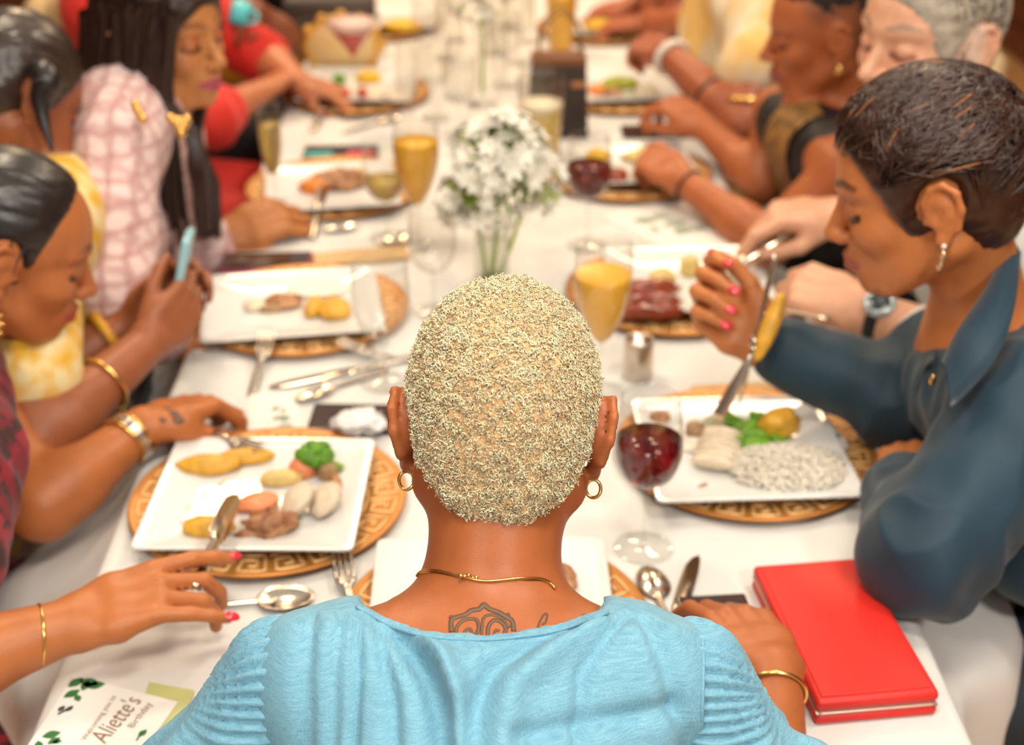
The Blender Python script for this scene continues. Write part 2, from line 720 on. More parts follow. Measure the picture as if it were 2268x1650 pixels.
def make_cloth():
    """top sheet with rounded edge and a wavy skirt"""
    # perimeter points with rounded corners
    cx, cy = (TX0 + TX1) / 2, (TY0 + TY1) / 2
    hx, hy = (TX1 - TX0) / 2, (TY1 - TY0) / 2
    rc = 0.035
    per = []

    def seg(a, b, n):
        for i in range(n):
            t = i / n
            per.append((a[0] + (b[0] - a[0]) * t, a[1] + (b[1] - a[1]) * t))

    def arc(c, a0):
        for i in range(5):
            a = a0 + i / 5 * math.pi / 2
            per.append((c[0] + rc * math.cos(a), c[1] + rc * math.sin(a)))
    seg((hx, -hy + rc), (hx, hy - rc), 300)
    arc((hx - rc, hy - rc), 0)
    seg((hx - rc, hy), (-hx + rc, hy), 60)
    arc((-hx + rc, hy - rc), math.pi / 2)
    seg((-hx, hy - rc), (-hx, -hy + rc), 300)
    arc((-hx + rc, -hy + rc), math.pi)
    seg((-hx + rc, -hy), (hx - rc, -hy), 60)
    arc((hx - rc, -hy + rc), 1.5 * math.pi)
    P = np.array(per)
    n = len(P)
    nx = np.roll(P, -1, 0) - np.roll(P, 1, 0)
    nx = np.stack((nx[:, 1], -nx[:, 0]), 1)
    nx /= np.linalg.norm(nx, axis=1, keepdims=True)
    rings = [(-0.03, TZ, 0), (-0.012, TZ, 0), (-0.004, TZ - 0.002, 0), (0.0, TZ - 0.006, 0), (0.002, TZ - 0.014, 0.02)]
    flare = []
    for fo, d in ((.006, .030), (.03, .052), (.06, .070), (.095, .084), (.125, .094), (.148, .108), (.160, .135), (.165, .18), (.168, .25), (.17, .34), (.172, .43), (.174, .5)):
        rings.append((0.004, TZ - d, min(1, d / 0.16)))
        flare.append(fo)
    s = np.cumsum(np.linalg.norm(P - np.roll(P, 1, 0), axis=1))
    wave = 0.016 * np.sin(s * 21 + 1.3 * np.sin(s * 3.1)) + 0.009 * np.sin(s * 47 + 2)
    # the long sides spread over the laps of the guests
    lap = np.abs(nx[:, 0]) ** 2 * (P[:, 1] > -hy + .10) * np.clip((P[:, 1] + hy - .10) / .25, 0, 1) * (1 - np.clip((P[:, 1] + cy - 2.15) / .35, 0, 1))
    V = []
    for i, (off, z, w) in enumerate(rings):
        fl = lap * flare[i - 5] if i >= 5 else 0 * lap
        q = P + nx * (off + fl + (wave + .010) * w)[:, None]
        zz = z + (0.010 * w * np.sin(s * 33 + 2 * np.sin(s * 5)) * (lap > .3) if 5 <= i < 11 else 0)
        zz = np.broadcast_to(zz, (n,))
        V += [(x + cx, y + cy, k_) for (x, y), k_ in zip(q, zz)]
    F = []
    for i in range(len(rings) - 1):
        for j in range(n):
            k = (j + 1) % n
            F.append((i * n + j, (i + 1) * n + j, (i + 1) * n + k, i * n + k))
    F.append(tuple(range(n)))
    return np.array(V), F


o = obj('tablecloth', make_cloth(), m_cloth)
tag(o, 'white linen cloth covering the long dining table', 'tablecloth')

# ---------------------------------------------------------------- chairs
m_chair = mat('cream_upholstery', (0.62, 0.45, 0.24), 0.65, var=0.15, vscale=12, bump=0.1, bscale=300)
m_chairleg = mat('chair_gilt', (0.55, 0.33, 0.10), 0.35, metal=0.6)
CHAIR_MESH = {}


def chair(x, y, ang, label):
    """rounded upholstered banquet chair; ang is the way the sitter faces"""
    t = thing('banquet_chair', label, 'chair', (x, y, 0), 'upholstered chairs around the table')
    R = rotz(ang)
    if not CHAIR_MESH:
        s = Sdf(0.010)
        s.box((0, 0, 0.435), (0.19, 0.19, 0.02), rad=0.03, k=0.01)
        CHAIR_MESH['seat'] = s.mesh()
        s = Sdf(0.010)
        pts = [(-0.215 + 0.05 * abs(a) ** 2, 0.19 * a, 0) for a in np.linspace(-1, 1, 7)]
        for i in range(6):
            for zz0, zz1 in ((0.5, 0.86),):
                a, b = np.array(pts[i]), np.array(pts[i + 1])
                s.cap(a + (0, 0, zz0), a + (-0.03, 0, zz1 - 0.10 * abs(np.linspace(-1, 1, 7)[i]) ** 3), 0.036, 0.032, 0.03)
        s.cap(np.array(pts[6]) + (0, 0, 0.5), np.array(pts[6]) + (-0.03, 0, 0.76), 0.036, 0.032, 0.03)
        CHAIR_MESH['backrest'] = s.mesh()
        for i, (lx, ly) in enumerate(((0.17, 0.17), (0.17, -0.17), (-0.19, 0.17), (-0.19, -0.17))):
            CHAIR_MESH['leg%d' % i] = tube([(lx * 1.04, ly * 1.04, 0), (lx, ly, 0.40)], [0.012, 0.018], 8)
        for k in list(CHAIR_MESH):
            V, F = CHAIR_MESH[k]
            CHAIR_MESH[k] = mesh_np(k.rstrip('0123'), V, F)
            CHAIR_MESH[k].materials.append(m_chairleg if k.startswith('leg') else m_chair)
    for k, me in CHAIR_MESH.items():
        c = bpy.data.objects.new(k.rstrip('0123'), me)
        COL.objects.link(c)
        c.parent = t
        c.rotation_euler = (0, 0, ang)
    return t


chair(-0.02, 0.56, math.pi / 2, 'upholstered chair of the woman in the blue dress')
chair(-0.85, 1.45, 0, 'upholstered chair of the woman in the dark red dress')
chair(-0.86, 1.98, 0, 'upholstered chair of the woman in the yellow dress')
chair(-0.80, 2.40, 0, 'upholstered chair of the woman in the pink tweed jacket')
chair(-0.80, 2.95, 0, 'cream upholstered chair of the guest in bright red')
chair(-0.85, 3.55, 0, 'upholstered chair of the guest in the black top')
chair(0.84, 1.45, math.pi, 'upholstered chair of the woman in the navy shirt')
chair(0.86, 1.98, math.pi, 'upholstered chair of the man in the white shirt')
chair(0.84, 2.48, math.pi, 'cream upholstered chair of the woman in black and gold')
chair(0.84, 3.02, math.pi, 'upholstered chair of the guest in the cream yellow dress')
chair(0.84, 3.62, math.pi, 'upholstered chair of the guest bending over the far table')
# ================================================================ people: shared anatomy
from mathutils.bvhtree import BVHTree


def camdir(x, y, z):
    """direction given as (right, up, away) seen from the lens"""
    return nrm(_R * x + _U * y + _F * z)


def headR(f, u):
    f = camdir(*f)
    u = camdir(*u)
    u = nrm(u - f * np.dot(u, f))
    return np.stack((f, np.cross(u, f), u), 1)           # forward, left, up


def worldR(face, pitch, roll=0.0):
    """head axes from the compass angle it faces, how far it looks down, and its lean (degrees)"""
    a, p, r = (math.radians(v) for v in (face, pitch, roll))
    f = np.array((math.cos(a) * math.cos(p), math.sin(a) * math.cos(p), -math.sin(p)))
    l0 = np.array((-math.sin(a), math.cos(a), 0))
    u0 = np.cross(f, l0)
    l = l0 * math.cos(r) + u0 * math.sin(r)
    return np.stack((f, l, np.cross(f, l)), 1)


def head_ops(s, pos, R, sc=1.0, nose=1.0, jaw=1.0, male=False, lips=1.0, ears=(1, -1)):
    P = lambda x, y, z: pos + R @ (np.array((x, y, z)) * sc)

    def E(c, r, k, op='u', M=None):
        s.ell(P(*c), np.array(r) * sc, R if M is None else R @ M, k * sc, op)

    def C(a, b, ra, rb, k, op='u'):
        s.cap(P(*a), P(*b), ra * sc, rb * sc, k * sc, op)
    E((-.008, 0, .032), (.092, .073, .084), .02)
    E((.035, 0, .035), (.052, .058, .052), .02)
    E((.034, 0, -.03), (.055, .051, .068), .02)
    for y in (1, -1):
        C((-.012, .052 * y, -.045), (.055, .022 * y, -.090 * jaw), .020, .014, .025)
        E((.057, .038 * y, -.022), (.024, .020, .020), .02)
        C((.086, .010 * y, .025), (.069, .046 * y, .026), .0075 if male else .006, .006, .014)
    E((.072, 0, -.091 * jaw), (.017, .019, .015), .016)
    E((.075, 0, -.062), (.021, .027, .024), .016)
    for y in (1, -1):
        E((.097, .030 * y, .005), (.015, .016, .011), .012, 'd')
        E((.072, .031 * y, .003), (.0150, .0150, .0125), .004)
    C((.083, 0, .014), (.105 * (0.97 + .03 * nose), 0, -.024), .0068, .0092, .010)
    E((.106 * (0.96 + .04 * nose), 0, -.029), (.011 * nose, .010, .0090), .007)
    for y in (1, -1):
        E((.096, .0105 * y, -.033), (.0105, .0075 * nose, .0070), .005)
        E((.101, .0062 * y, -.0405), (.004, .003, .003), .002, 'd')
        C((.0955, 0.002 * y, -.0555), (.085, .021 * y, -.0612), .0056 * lips, .0028, .004)
        C((.0945, 0, -.0675), (.084, .019 * y, -.0640), .0066 * lips, .0030, .004)
        C((.1040, 0, -.0612), (.0900, .023 * y, -.0626), .0012, .0010, .003, 'd')
    for y in ears:
        pts = [(.004, .070, -.006), (.004, .077, .012), (-.004, .083, .026), (-.017, .088, .030), (-.029, .089, .019),
               (-.031, .087, .000), (-.024, .081, -.020), (-.012, .075, -.032)]
        q = [P(a, b * y, c) for a, b, c in pts]
        s.chain(q, [.004 * sc] * 5 + [.0042 * sc, .0046 * sc, .005 * sc], .003 * sc)
        E((-.013, .0745 * y, .005), (.0175, .0110, .028), .006)
        E((-.012, .0785 * y, .002), (.017, .0065, .028), .004)
        E((-.008, .077 * y, -.031), (.0085, .0060, .0095), .004)
        q = [P(a, b * y, c) for a, b, c in ((-.006, .081, .016), (-.017, .084, .008), (-.019, .083, -.006), (-.011, .079, -.017))]
        s.chain(q, [.0032 * sc] * 4, .003 * sc)
        E((-.005, .088 * y, -.003), (.0070, .007, .0105), .004, 'd')
        E((.005, .0745 * y, -.009), (.005, .004, .006), .003)


def head_paint(V, pos, R, sc, C, lip=None, brow=None, lash=(0.01, 0.006, 0.005), lid=None, browz=.034, cheek=None):
    """pigment of the features and painted nostril shade, by head coordinates"""
    L = (V - pos) @ R / sc

    def seg(a, b):
        a, b = np.array(a), np.array(b)
        ba = b - a
        t = np.clip(((L - a) @ ba) / (ba @ ba), 0, 1)
        return np.linalg.norm(L - a - t[:, None] * ba, axis=1)

    def put(d, r, soft, c, w=1.0):
        m = (1 - smooth01(d, r, r + soft)) * w
        C[:] = C * (1 - m[:, None]) + np.array(c) * m[:, None]
    for y in (1, -1):
        if brow is not None:
            put(np.minimum(seg((.091, .014 * y, browz - .004), (.084, .034 * y, browz + .002)), seg((.084, .034 * y, browz + .002), (.070, .050 * y, browz - .003))), .0022, .004, brow, .85)
        if lid is not None:
            put(seg((.088, .024 * y, .008), (.082, .042 * y, .008)), .006, .006, lid, .6)
        if lash is not None:
            put(np.minimum(seg((.084, .019 * y, -.004), (.0825, .031 * y, -.0075)), seg((.0825, .031 * y, -.0075), (.074, .046 * y, -.003))), .0036, .0022, lash, .95)
        put(np.linalg.norm(L - (.103, .0062 * y, -.041), axis=1), .002, .003, (0.03, 0.008, 0.004), .9)  # shade inside the nostrils, painted as a dark spot
        if lip is not None:
            put(np.minimum(seg((.099, .0, -.057), (.087, .022 * y, -.0618)), seg((.099, 0, -.067), (.087, .019 * y, -.0640))), .0045, .003, lip, .9)
        if cheek is not None:
            put(np.linalg.norm(L - (.070, .045 * y, -.022), axis=1), .006, .03, cheek, .5)
    return L


FING = [  # sideways, forward, lengths, spread degrees
    (.029, .086, (.042, .025, .020), 5), (.009, .090, (.046, .029, .021), 1),
    (-.011, .087, (.043, .027, .021), -4), (-.028, .078, (.033, .020, .018), -10)]


def hand_ops(s, wrist, f, n, right, curls, thumb, sc=0.95, spread=1.0, r=1.0):
    """palm, four fingers and thumb; curls in degrees per joint; thumb: three (f, t, n) mixes. Returns nail frames and tips"""
    f = nrm(f)
    n = nrm(np.asarray(n, float) - f * np.dot(n, f))
    t = np.cross(f, n) * (-1 if right else 1)
    P = lambda a, b, c: wrist + sc * (f * a + t * b + n * c)
    tips = []
    for i, (so, fo, L, sp) in enumerate(FING):
        s.cap(P(.004, so * .55, 0), P(fo * .5, so * .9, .001), .0165 * sc * r, .0135 * sc * r, .012 * sc)
        s.cap(P(fo * .5, so * .9, .001), P(fo, so, .001), .0135 * sc * r, .0100 * sc * r, .010 * sc)
    s.cap(P(.008, .014, -.004), P(.040, .030, -.010), .016 * sc, .0135 * sc, .012 * sc)
    for i, (so, fo, L, sp) in enumerate(FING):
        a = math.radians(sp * spread)
        f2 = f * math.cos(a) + t * math.sin(a)
        p = P(fo, so, .001)
        c = 0
        rad = np.array((.0097, .0088, .0080, .0066)) * sc * r * (0.88 if i == 3 else 1)
        for j in range(3):
            c += math.radians(curls[i][j])
            d = f2 * math.cos(c) - n * math.sin(c)
            q = p + d * L[j] * sc
            s.cap(p, q, rad[j], rad[j + 1], .0025)
            p = q
        dn = n * math.cos(c) + f2 * math.sin(c)
        tips.append((p, d, dn, rad[3]))
    p = P(.026, .028, -.008)
    for j, (L, ra, rb) in enumerate(((.040, .0135, .0105), (.031, .0105, .0092), (.024, .0092, .0072))):
        a, b, c = thumb[j]
        d = nrm(f * a + t * b + n * c)
        q = p + d * L * sc
        s.cap(p, q, ra * sc * r, rb * sc * r, .004 if j else .010)
        p = q
    dn = nrm(n + t * 0.5)
    dn = nrm(dn - d * np.dot(dn, d))
    tips.append((p, d, dn, .0072 * sc))
    return tips


RELAX = [(25, 30, 15), (32, 35, 18), (38, 38, 20), (42, 40, 22)]
GRIP = [(30, 45, 25), (60, 70, 40), (68, 75, 45), (72, 75, 45)]
PINCH = [(35, 50, 30), (50, 55, 30), (62, 60, 35), (70, 60, 35)]
THUMB_IN = [(.75, .50, -.45), (.95, .10, -.35), (.98, -.10, -.15)]
THUMB_OUT = [(.60, .75, -.25), (.80, .55, -.2), (.90, .40, -.15)]


def nails(parent, tips, m, which=(0, 1, 2, 3, 4), grow=1.0):
    for i in which:
        p, d, dn, r = tips[i]
        M = np.stack((d, np.cross(dn, d), dn), 1)
        V, F = ball((0, 0, 0), (.0085 * grow, .0056 * grow, .0026), 10, 6)
        obj('fingernail', (V @ M.T + p + dn * r * .72 + d * r * .30, F), m, parent)


def torso_ops(s, hip, sl, sr, neck, off=0.0, bust=0.0, wide=1.0, k=.05, rs=.050, low=True):
    mid = (sl + sr) / 2
    x = nrm(sr - sl)
    up = nrm(mid - hip)
    fw = nrm(np.cross(up, x))
    up = np.cross(x, fw)
    M = np.stack((x, fw, up), 1)
    s.ell(mid - up * .14 - fw * .005, (.148 * wide + off, .098 * wide + off, .185 + off), M, k)
    s.cap(sl, sr, rs + off, None, k)
    for a in (sl, sr):
        s.cap(neck, neck + (a - neck) * .8, rs * .92 + off, rs * .9 + off, k)
    if low:
        s.ell(hip + up * .16, (.128 * wide + off, .10 * wide + off, .15), M, k)
        s.ell(hip, (.165 * wide + off, .12 + off, .12 + off), M, k)
    if bust:
        for q in (-1, 1):
            s.ell(mid - up * .17 + fw * .078 + x * q * .068, np.array((.056, .05, .055)) * bust + off, M, k * .8)
    return M


def leg_ops(s, hip, fw, off=0.0, foot=True):
    fw = nrm((fw[0], fw[1], 0))
    x = np.array((fw[1], -fw[0], 0))
    for q in (-1, 1):
        a = hip + x * .085 * q + (0, 0, -.01)
        b = np.array((*(hip + fw * .40 + x * .10 * q)[:2], .52))
        c = np.array((*(hip + fw * .42 + x * .10 * q)[:2], .10))
        s.cap(a, b, .082 + off, .060 + off, .04)
        s.cap(b, c, .056 + off, .038 + off, .02)
        if foot:
            s.cap(c - (0, 0, .055), c - (0, 0, .062) + fw * .14, .036, .030, .02)


SKIRTS = []


def skirts():
    """lower garment of every sitter, in the cloth of the dress"""
    for rt, hip, fw, off in SKIRTS:
        m = next(c.data.materials[0] for c in rt.children if c.name.split('.')[0] in ('dress', 'top', 'shirt'))
        s = Sdf(.011)
        leg_ops(s, hip, fw, off, True)
        s.ell(hip, (.16, .16, .10), None, .04)
        V, F = s.mesh()
        obj('skirt', (V, F), m, rt)


def arm_ops(s, sh, el, wr, r=(.046, .038, .040, .025), k=.02, off=0.0):
    s.cap(sh, el, r[0] + off, r[1] + off, k)
    m = el + (wr - el) * .28
    s.cap(el, m, r[1] + off, r[2] + off, k)
    s.cap(m, wr, r[2] + off, r[3] + off, k)


def folds(V, F, amp, scale, stretch=(1, 1, 1), seed=0, M=None, ridge=True):
    """cloth relief along the normals, longer along the axis with the smaller stretch"""
    N = vnormals(V, F)
    Q = V if M is None else V @ M
    Q = Q * np.array(stretch)
    n = vnoise(Q, scale, seed) + .5 * vnoise(Q, scale * 2.1, seed + 3)
    if ridge:
        n = 1 - np.abs(n) * 2
    return V + N * (amp * n)[:, None]


def bvh_of(V, F):
    return BVHTree.FromPolygons([Vector(v) for v in V], [tuple(int(i) for i in f) for f in F])


def on_surf(b, px, py, lift=0.0):
    d = J(px, py, 1.0) - CAM
    h = b.ray_cast(Vector(CAM), Vector(d))
    if h[0] is None:
        return None
    return np.array(h[0]) + np.array(h[1]) * lift


def skin_mat(name, rough=0.42):
    return mat(name, (0.5, 0.2, 0.1), rough, spec=0.45, attr='Col', var=0.10, vscale=45, bump=0.10, bscale=700)


def locks(curves, rad, sides=4, taper=True):
    """many strands of equal point count -> one quad mesh. curves (N, M, 3)"""
    C = np.asarray(curves, float)
    N, Mp, _ = C.shape
    tan = np.gradient(C, axis=1)
    tan /= np.linalg.norm(tan, axis=2, keepdims=True) + 1e-12
    ref = np.array((.31, .52, .79))
    u = np.cross(tan, ref)
    u /= np.linalg.norm(u, axis=2, keepdims=True) + 1e-9
    w = np.cross(tan, u)
    r = np.asarray(rad, float)
    r = r[None, :, None] if r.ndim == 1 else (r[:, :, None] if r.ndim == 2 else r * np.ones((1, Mp, 1)))
    ring = []
    for j in range(sides):
        a = 2 * math.pi * j / sides
        ring.append(C + r * (math.cos(a) * u + math.sin(a) * w))
    V = np.stack(ring, 2).reshape(-1, 3)
    base = (np.arange(N) * Mp * sides)[:, None, None]
    i = (np.arange(Mp - 1) * sides)[None, :, None]
    j = np.arange(sides)[None, None, :]
    k = (j + 1) % sides
    F = np.stack((base + i + j, base + i + k, base + i + sides + k, base + i + sides + j), -1).reshape(-1, 4)
    return V, F


def sample_surface(V, F, n, rng):
    a, b, c, d = V[F[:, 0]], V[F[:, 1]], V[F[:, 2]], V[F[:, 3]]
    area = np.linalg.norm(np.cross(c - a, d - b), axis=1)
    f = rng.choice(len(F), n, p=area / area.sum())
    u, v = rng.random((2, n, 1))
    P = (a[f] * (1 - u) + b[f] * u) * (1 - v) + (d[f] * (1 - u) + c[f] * u) * v
    Nf = np.cross(c - a, d - b)[f]
    return P, Nf / (np.linalg.norm(Nf, axis=1, keepdims=True) + 1e-12)


m_gold = mat('gold_jewellery', (0.85, 0.52, 0.16), 0.22, metal=1.0)
m_silver = mat('silver_steel', (0.78, 0.74, 0.68), 0.18, metal=1.0)
m_rednail = mat('red_nail_varnish', (0.75, 0.03, 0.05), 0.15, coat=0.5)


def ring_around(a, b, p, r, tr, m, parent, name='bracelet', squash=1.0, tilt=(0, 0, 0), seg=28):
    """hoop of radius r round the limb a->b at fraction p"""
    c = np.asarray(a) + (np.asarray(b) - np.asarray(a)) * p
    M = basis(nrm(np.asarray(b) - np.asarray(a)) + np.asarray(tilt))
    pts = [c + r * (math.cos(t) * M[:, 0] + math.sin(t) * M[:, 1] * squash) for t in np.linspace(0, 2 * math.pi, seg, endpoint=False)]
    return obj(name, tube(pts, tr, 6, closed=True), m, parent)
# ================================================================ the woman in the blue dress, seen from behind
def build_center():
    rng = np.random.default_rng(4)
    hd = J(1112, 945, 1.17)
    R = headR((0.0, 0.20, 0.98), (0.045, 0.98, -0.20))
    neck = J(1085, 1322, 1.135)
    sl, sr = J(745, 1512, 1.10), J(1408, 1516, 1.10)
    asl, asr = J(628, 1502, 1.10), J(1526, 1508, 1.10)
    hip = np.array((-0.02, 0.60, 0.555))
    root = thing('person', 'person with cropped bleached curls in a pale blue dress, back to the viewer', 'person', (-0.02, 0.60, 0.0))
    skin = (0.43, 0.125, 0.039)
    s = Sdf(0.0034)
    head_ops(s, hd, R, 1.0)
    nb = hd + R @ np.array((-.030, 0, -.055))
    s.cap(nb, neck + R @ np.array((.012, 0, -.02)), .0500, .0535, .03)
    s.cap(hd + R @ np.array((-.03, 0, -.03)), neck, .045, .047, .02)
    M = torso_ops(s, hip, sl, sr, neck - M_up(neck) * .040, 0.0, rs=.040, low=False)
    # right arm reaching to the wallet, left arm down
    er = np.array((0.225, 0.82, 0.745))
    wr = T(1715, 1490, 0.805)
    arm_ops(s, asr, er, wr, (.032, .036, .038, .026))
    hf = T(1628, 1362, 0.81) - wr
    tips = hand_ops(s, wr, hf, V3(0.15, -0.25, 1), True,
                    [(22, 30, 18), (30, 38, 20), (35, 42, 22), (40, 45, 25)], [(.72, .6, -.35), (.85, .3, -.4), (.9, .1, -.4)], 0.98)
    el = np.array((-0.27, 0.82, 0.735))
    wl = np.array((-0.20, 1.03, 0.785))
    arm_ops(s, asl, el, wl, (.032, .036, .038, .026))
    hand_ops(s, wl, V3(.55, .25, 0), V3(0, 0, 1), False, RELAX, THUMB_IN, 0.98)
    V, F = s.mesh()
    C = np.tile(np.array(skin), (len(V), 1))
    head_paint(V, hd, R, 1.0, C, lip=(.45, .08, .06), brow=(.05, .02, .01))
    body = obj('body', (V, F), skin_mat('skin_warm_brown'), root, col=C)
    bv = bvh_of(V, F)
    nails(root, tips, mat('bare_nail', (.75, .45, .33), .25))

    # ---- hair: scalp cap and thousands of short coils
    h = Sdf(0.004)
    P = lambda x, y, z: hd + R @ np.array((x, y, z))
    h.ell(P(-.008, 0, .034), (.096, .0765, .089), R, .02)
    h.ell(P(-.048, 0, -.022), (.048, .058, .058), R, .03)
    h.ell(P(.085, 0, -.035), (.070, .11, .108), R, .008, 'd')
    for y in (1, -1):
        h.cap(P(.03, .085 * y, -.035), P(-.014, .090 * y, .000), .030, .024, .004, 'd')
    hv, hf_ = h.mesh()
    lh = (hv - hd) @ R
    zmin = -.062 + (np.abs(lh[:, 1]) / .06) ** 2.2 * .036
    hf_ = hf_[(lh[:, 2] > zmin)[hf_].all(1)]
    hn = vnormals(hv, hf_)
    hv = hv + hn * (0.0020 * vnoise(hv, 170, 2) + .0012 * vnoise(hv, 330, 4))[:, None]
    hv2 = hv
    cap = obj('hair', (hv2, hf_), mat('root_gap_shade', (0.72, 0.45, 0.21), 0.8, var=0.25, vscale=160), root)  # brown roots, with the shade between curls put into the colour
    # coils
    n = 26000
    Pp, Nn = sample_surface(hv, hf_, n, rng)
    lp = (Pp - hd) @ R
    tocam = nrm(CAM - hd)
    keep = (Nn @ (R @ np.array((-.2, 0, .3))) > -.35) & ((Nn @ tocam > -.15) | (rng.random(n) < .4))
    Pp, Nn, lp = Pp[keep], Nn[keep], lp[keep]
    n = len(Pp)
    ax = Nn + rng.normal(0, .55, (n, 3))
    ax /= np.linalg.norm(ax, axis=1, keepdims=True)
    u = np.cross(ax, rng.normal(0, 1, (n, 3)))
    u /= np.linalg.norm(u, axis=1, keepdims=True)
    w = np.cross(ax, u)
    m = 6
    tt = np.linspace(0, 1, m)[None, :, None]
    turns = rng.uniform(1.0, 1.6, (n, 1, 1))
    clump = vnoise(Pp, 150, 5)[:, None, None]
    rad = rng.uniform(.0009, .0020, (n, 1, 1)) * (1 + .25 * clump)
    length = rng.uniform(.0018, .0048, (n, 1, 1)) * (1 + .45 * clump)
    ph = rng.uniform(0, 6.28, (n, 1, 1))
    a = ph + tt * turns * 2 * math.pi
    curves = Pp[:, None] + ax[:, None] * (tt * length - .0006) + (u[:, None] * np.cos(a) + w[:, None] * np.sin(a)) * rad * (1.0 - .35 * tt)
    cv, cf = locks(curves, np.linspace(.00062, .00040, m), 3)
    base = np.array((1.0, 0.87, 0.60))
    tone = rng.uniform(.80, 1.15, (n, 1, 1)) * (1 + .22 * clump)  # low clumps toned darker, imitating shadow between the curls
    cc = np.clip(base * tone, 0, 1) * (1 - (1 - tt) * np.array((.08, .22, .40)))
    cc = np.repeat(np.broadcast_to(cc, (n, m, 3)).reshape(-1, 3), 3, axis=0)
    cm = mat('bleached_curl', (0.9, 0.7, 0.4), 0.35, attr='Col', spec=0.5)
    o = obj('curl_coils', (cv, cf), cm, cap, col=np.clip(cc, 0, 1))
    tag(o, kind='stuff')

    # ---- dress
    d = Sdf(0.0040)
    torso_ops(d, hip, sl, sr, neck - M_up(neck) * .044, .006, k=.05, rs=.040)
    for a in (sl, sr):
        d.cap(neck + (a - neck) * .70 + (0, 0, -.010), a + (0, 0, .002), .044, .046, .03)
    SKIRTS.append((root, hip, (0, 1, 0), .02))
    # scooped neckline
    dv, df = d.mesh()
    nl = np.array(((790, 1343), (830, 1366), (870, 1386), (920, 1403), (975, 1412), (1060, 1416), (1130, 1412), (1200, 1402), (1260, 1388), (1330, 1362), (1346, 1357)), float)
    q = dv - CAM
    dep = q @ _F
    PX = CX + FPX * (q @ _R) / dep
    PY = CY - FPX * (q @ _U) / dep
    lim = np.interp(PX, nl[:, 0], nl[:, 1], left=0, right=0)
    above = (PX > nl[0, 0]) & (PX < nl[-1, 0]) & (PY < lim)
    df = df[(~above)[df].any(1)]
    dv[above] -= _U * ((lim - PY) * dep / FPX)[above][:, None]
    # designed folds, running down from the neckline
    N = vnormals(dv, df)
    q = dv - CAM
    dep = q @ _F
    PX = CX + FPX * (q @ _R) / dep
    PY = CY - FPX * (q @ _U) / dep
    disp = np.zeros(len(dv))

    def fold(poly, w, amp):
        nonlocal disp
        best = np.full(len(dv), 1e9)
        for (ax_, ay_, wa), (bx_, by_, wb) in zip(poly[:-1], poly[1:]):
            ba = np.array((bx_ - ax_, by_ - ay_), float)
            t = np.clip(((PX - ax_) * ba[0] + (PY - ay_) * ba[1]) / (ba @ ba), 0, 1)
            ww = wa + (wb - wa) * t
            best = np.minimum(best, np.hypot(PX - ax_ - t * ba[0], PY - ay_ - t * ba[1]) / (w * ww))
        disp = disp + amp * np.exp(-best ** 2)
    back = dv[:, 1] < neck[1] + .03
    fold([(868, 1395, .5), (900, 1440, .8), (955, 1510, 1), (985, 1600, 1.1), (985, 1760, 1)], 26, -0.0196)
    fold([(905, 1400, .5), (985, 1470, .8), (1022, 1560, 1), (1030, 1760, 1)], 26, 0.0171)
    fold([(1290, 1385, .5), (1180, 1430, .8), (1095, 1490, 1), (1050, 1580, 1), (1030, 1760, 1)], 24, -0.0138)
    fold([(1330, 1390, .5), (1230, 1450, .9), (1130, 1530, 1), (1100, 1760, 1)], 30, 0.0103)
    fold([(835, 1375, .4), (850, 1450, .7), (880, 1560, 1), (890, 1760, 1)], 16, -0.0092)
    fold([(792, 1360, .5), (797, 1430, .7), (800, 1600, 1), (800, 1760, 1)], 11, -0.0092)
    fold([(1390, 1372, .5), (1280, 1500, .9), (1260, 1760, 1)], 16, -0.0069)
    fold([(1415, 1372, .5), (1460, 1470, .9), (1500, 1620, 1), (1500, 1760, 1)], 22, -0.0092)
    fold([(700, 1380, .5), (690, 1500, 1), (705, 1760, 1)], 20, -0.0069)
    fold([(760, 1370, .5), (745, 1500, 1), (760, 1760, 1)], 16, -0.0058)
    fold([(1140, 1640, 1), (1300, 1600, 1), (1480, 1560, 1)], 22, -0.0080)
    disp = disp * smooth01(PY - np.interp(PX, nl[:, 0], nl[:, 1]), 2, 45) + .0010 * vnoise(dv * (1, .5, .5), 60, 3)
    dv = dv + N * ((disp + .004 + .009 * smooth01(PY - np.interp(PX, nl[:, 0], nl[:, 1]), 0, 70)) * back)[:, None]
    # the cloth never sinks into the skin
    for i in np.nonzero(back & (PY > 1300) & (PY < 1800))[0]:
        h_ = bv.find_nearest(Vector(dv[i]))
        if h_[0] is not None:
            nn_ = np.array(h_[1])
            sd = float((dv[i] - np.array(h_[0])) @ nn_)
            if sd < .0028:
                dv[i] += nn_ * (.0028 - sd)
    blue = linen_mat()
    # armhole seams
    q = dv - CAM
    dep = q @ _F
    PX = CX + FPX * (q @ _R) / dep
    PY = CY - FPX * (q @ _U) / dep
    sy = np.array((1300, 1370, 1450, 1650, 1900), float)
    xl = np.interp(PY, sy, (600, 590, 566, 570, 560))
    xr = np.interp(PY, sy, (1550, 1556, 1562, 1556, 1560))
    off_l, off_r = (PX < xl) & (dv[:, 2] > .80), (PX > xr) & (dv[:, 2] > .80)
    df = df[~((off_l | off_r)[df].all(1))]
    for m_, xx in ((off_l, xl), (off_r, xr)):
        dv[m_] += _R * ((xx - PX) * dep / FPX)[m_][:, None]
    dress = obj('dress', (dv, df), blue, root)
    # rolled edge along the neckline
    bd = bvh_of(dv, df)
    edge = []
    for px, py in nl:
        p = on_surf(bd, px, py + 2, .0006)
        if p is not None:
            edge.append(p)
    if len(edge) > 4:
        obj('neckline_hem', tube(spline(edge, 60), .0016, 8), blue, dress)

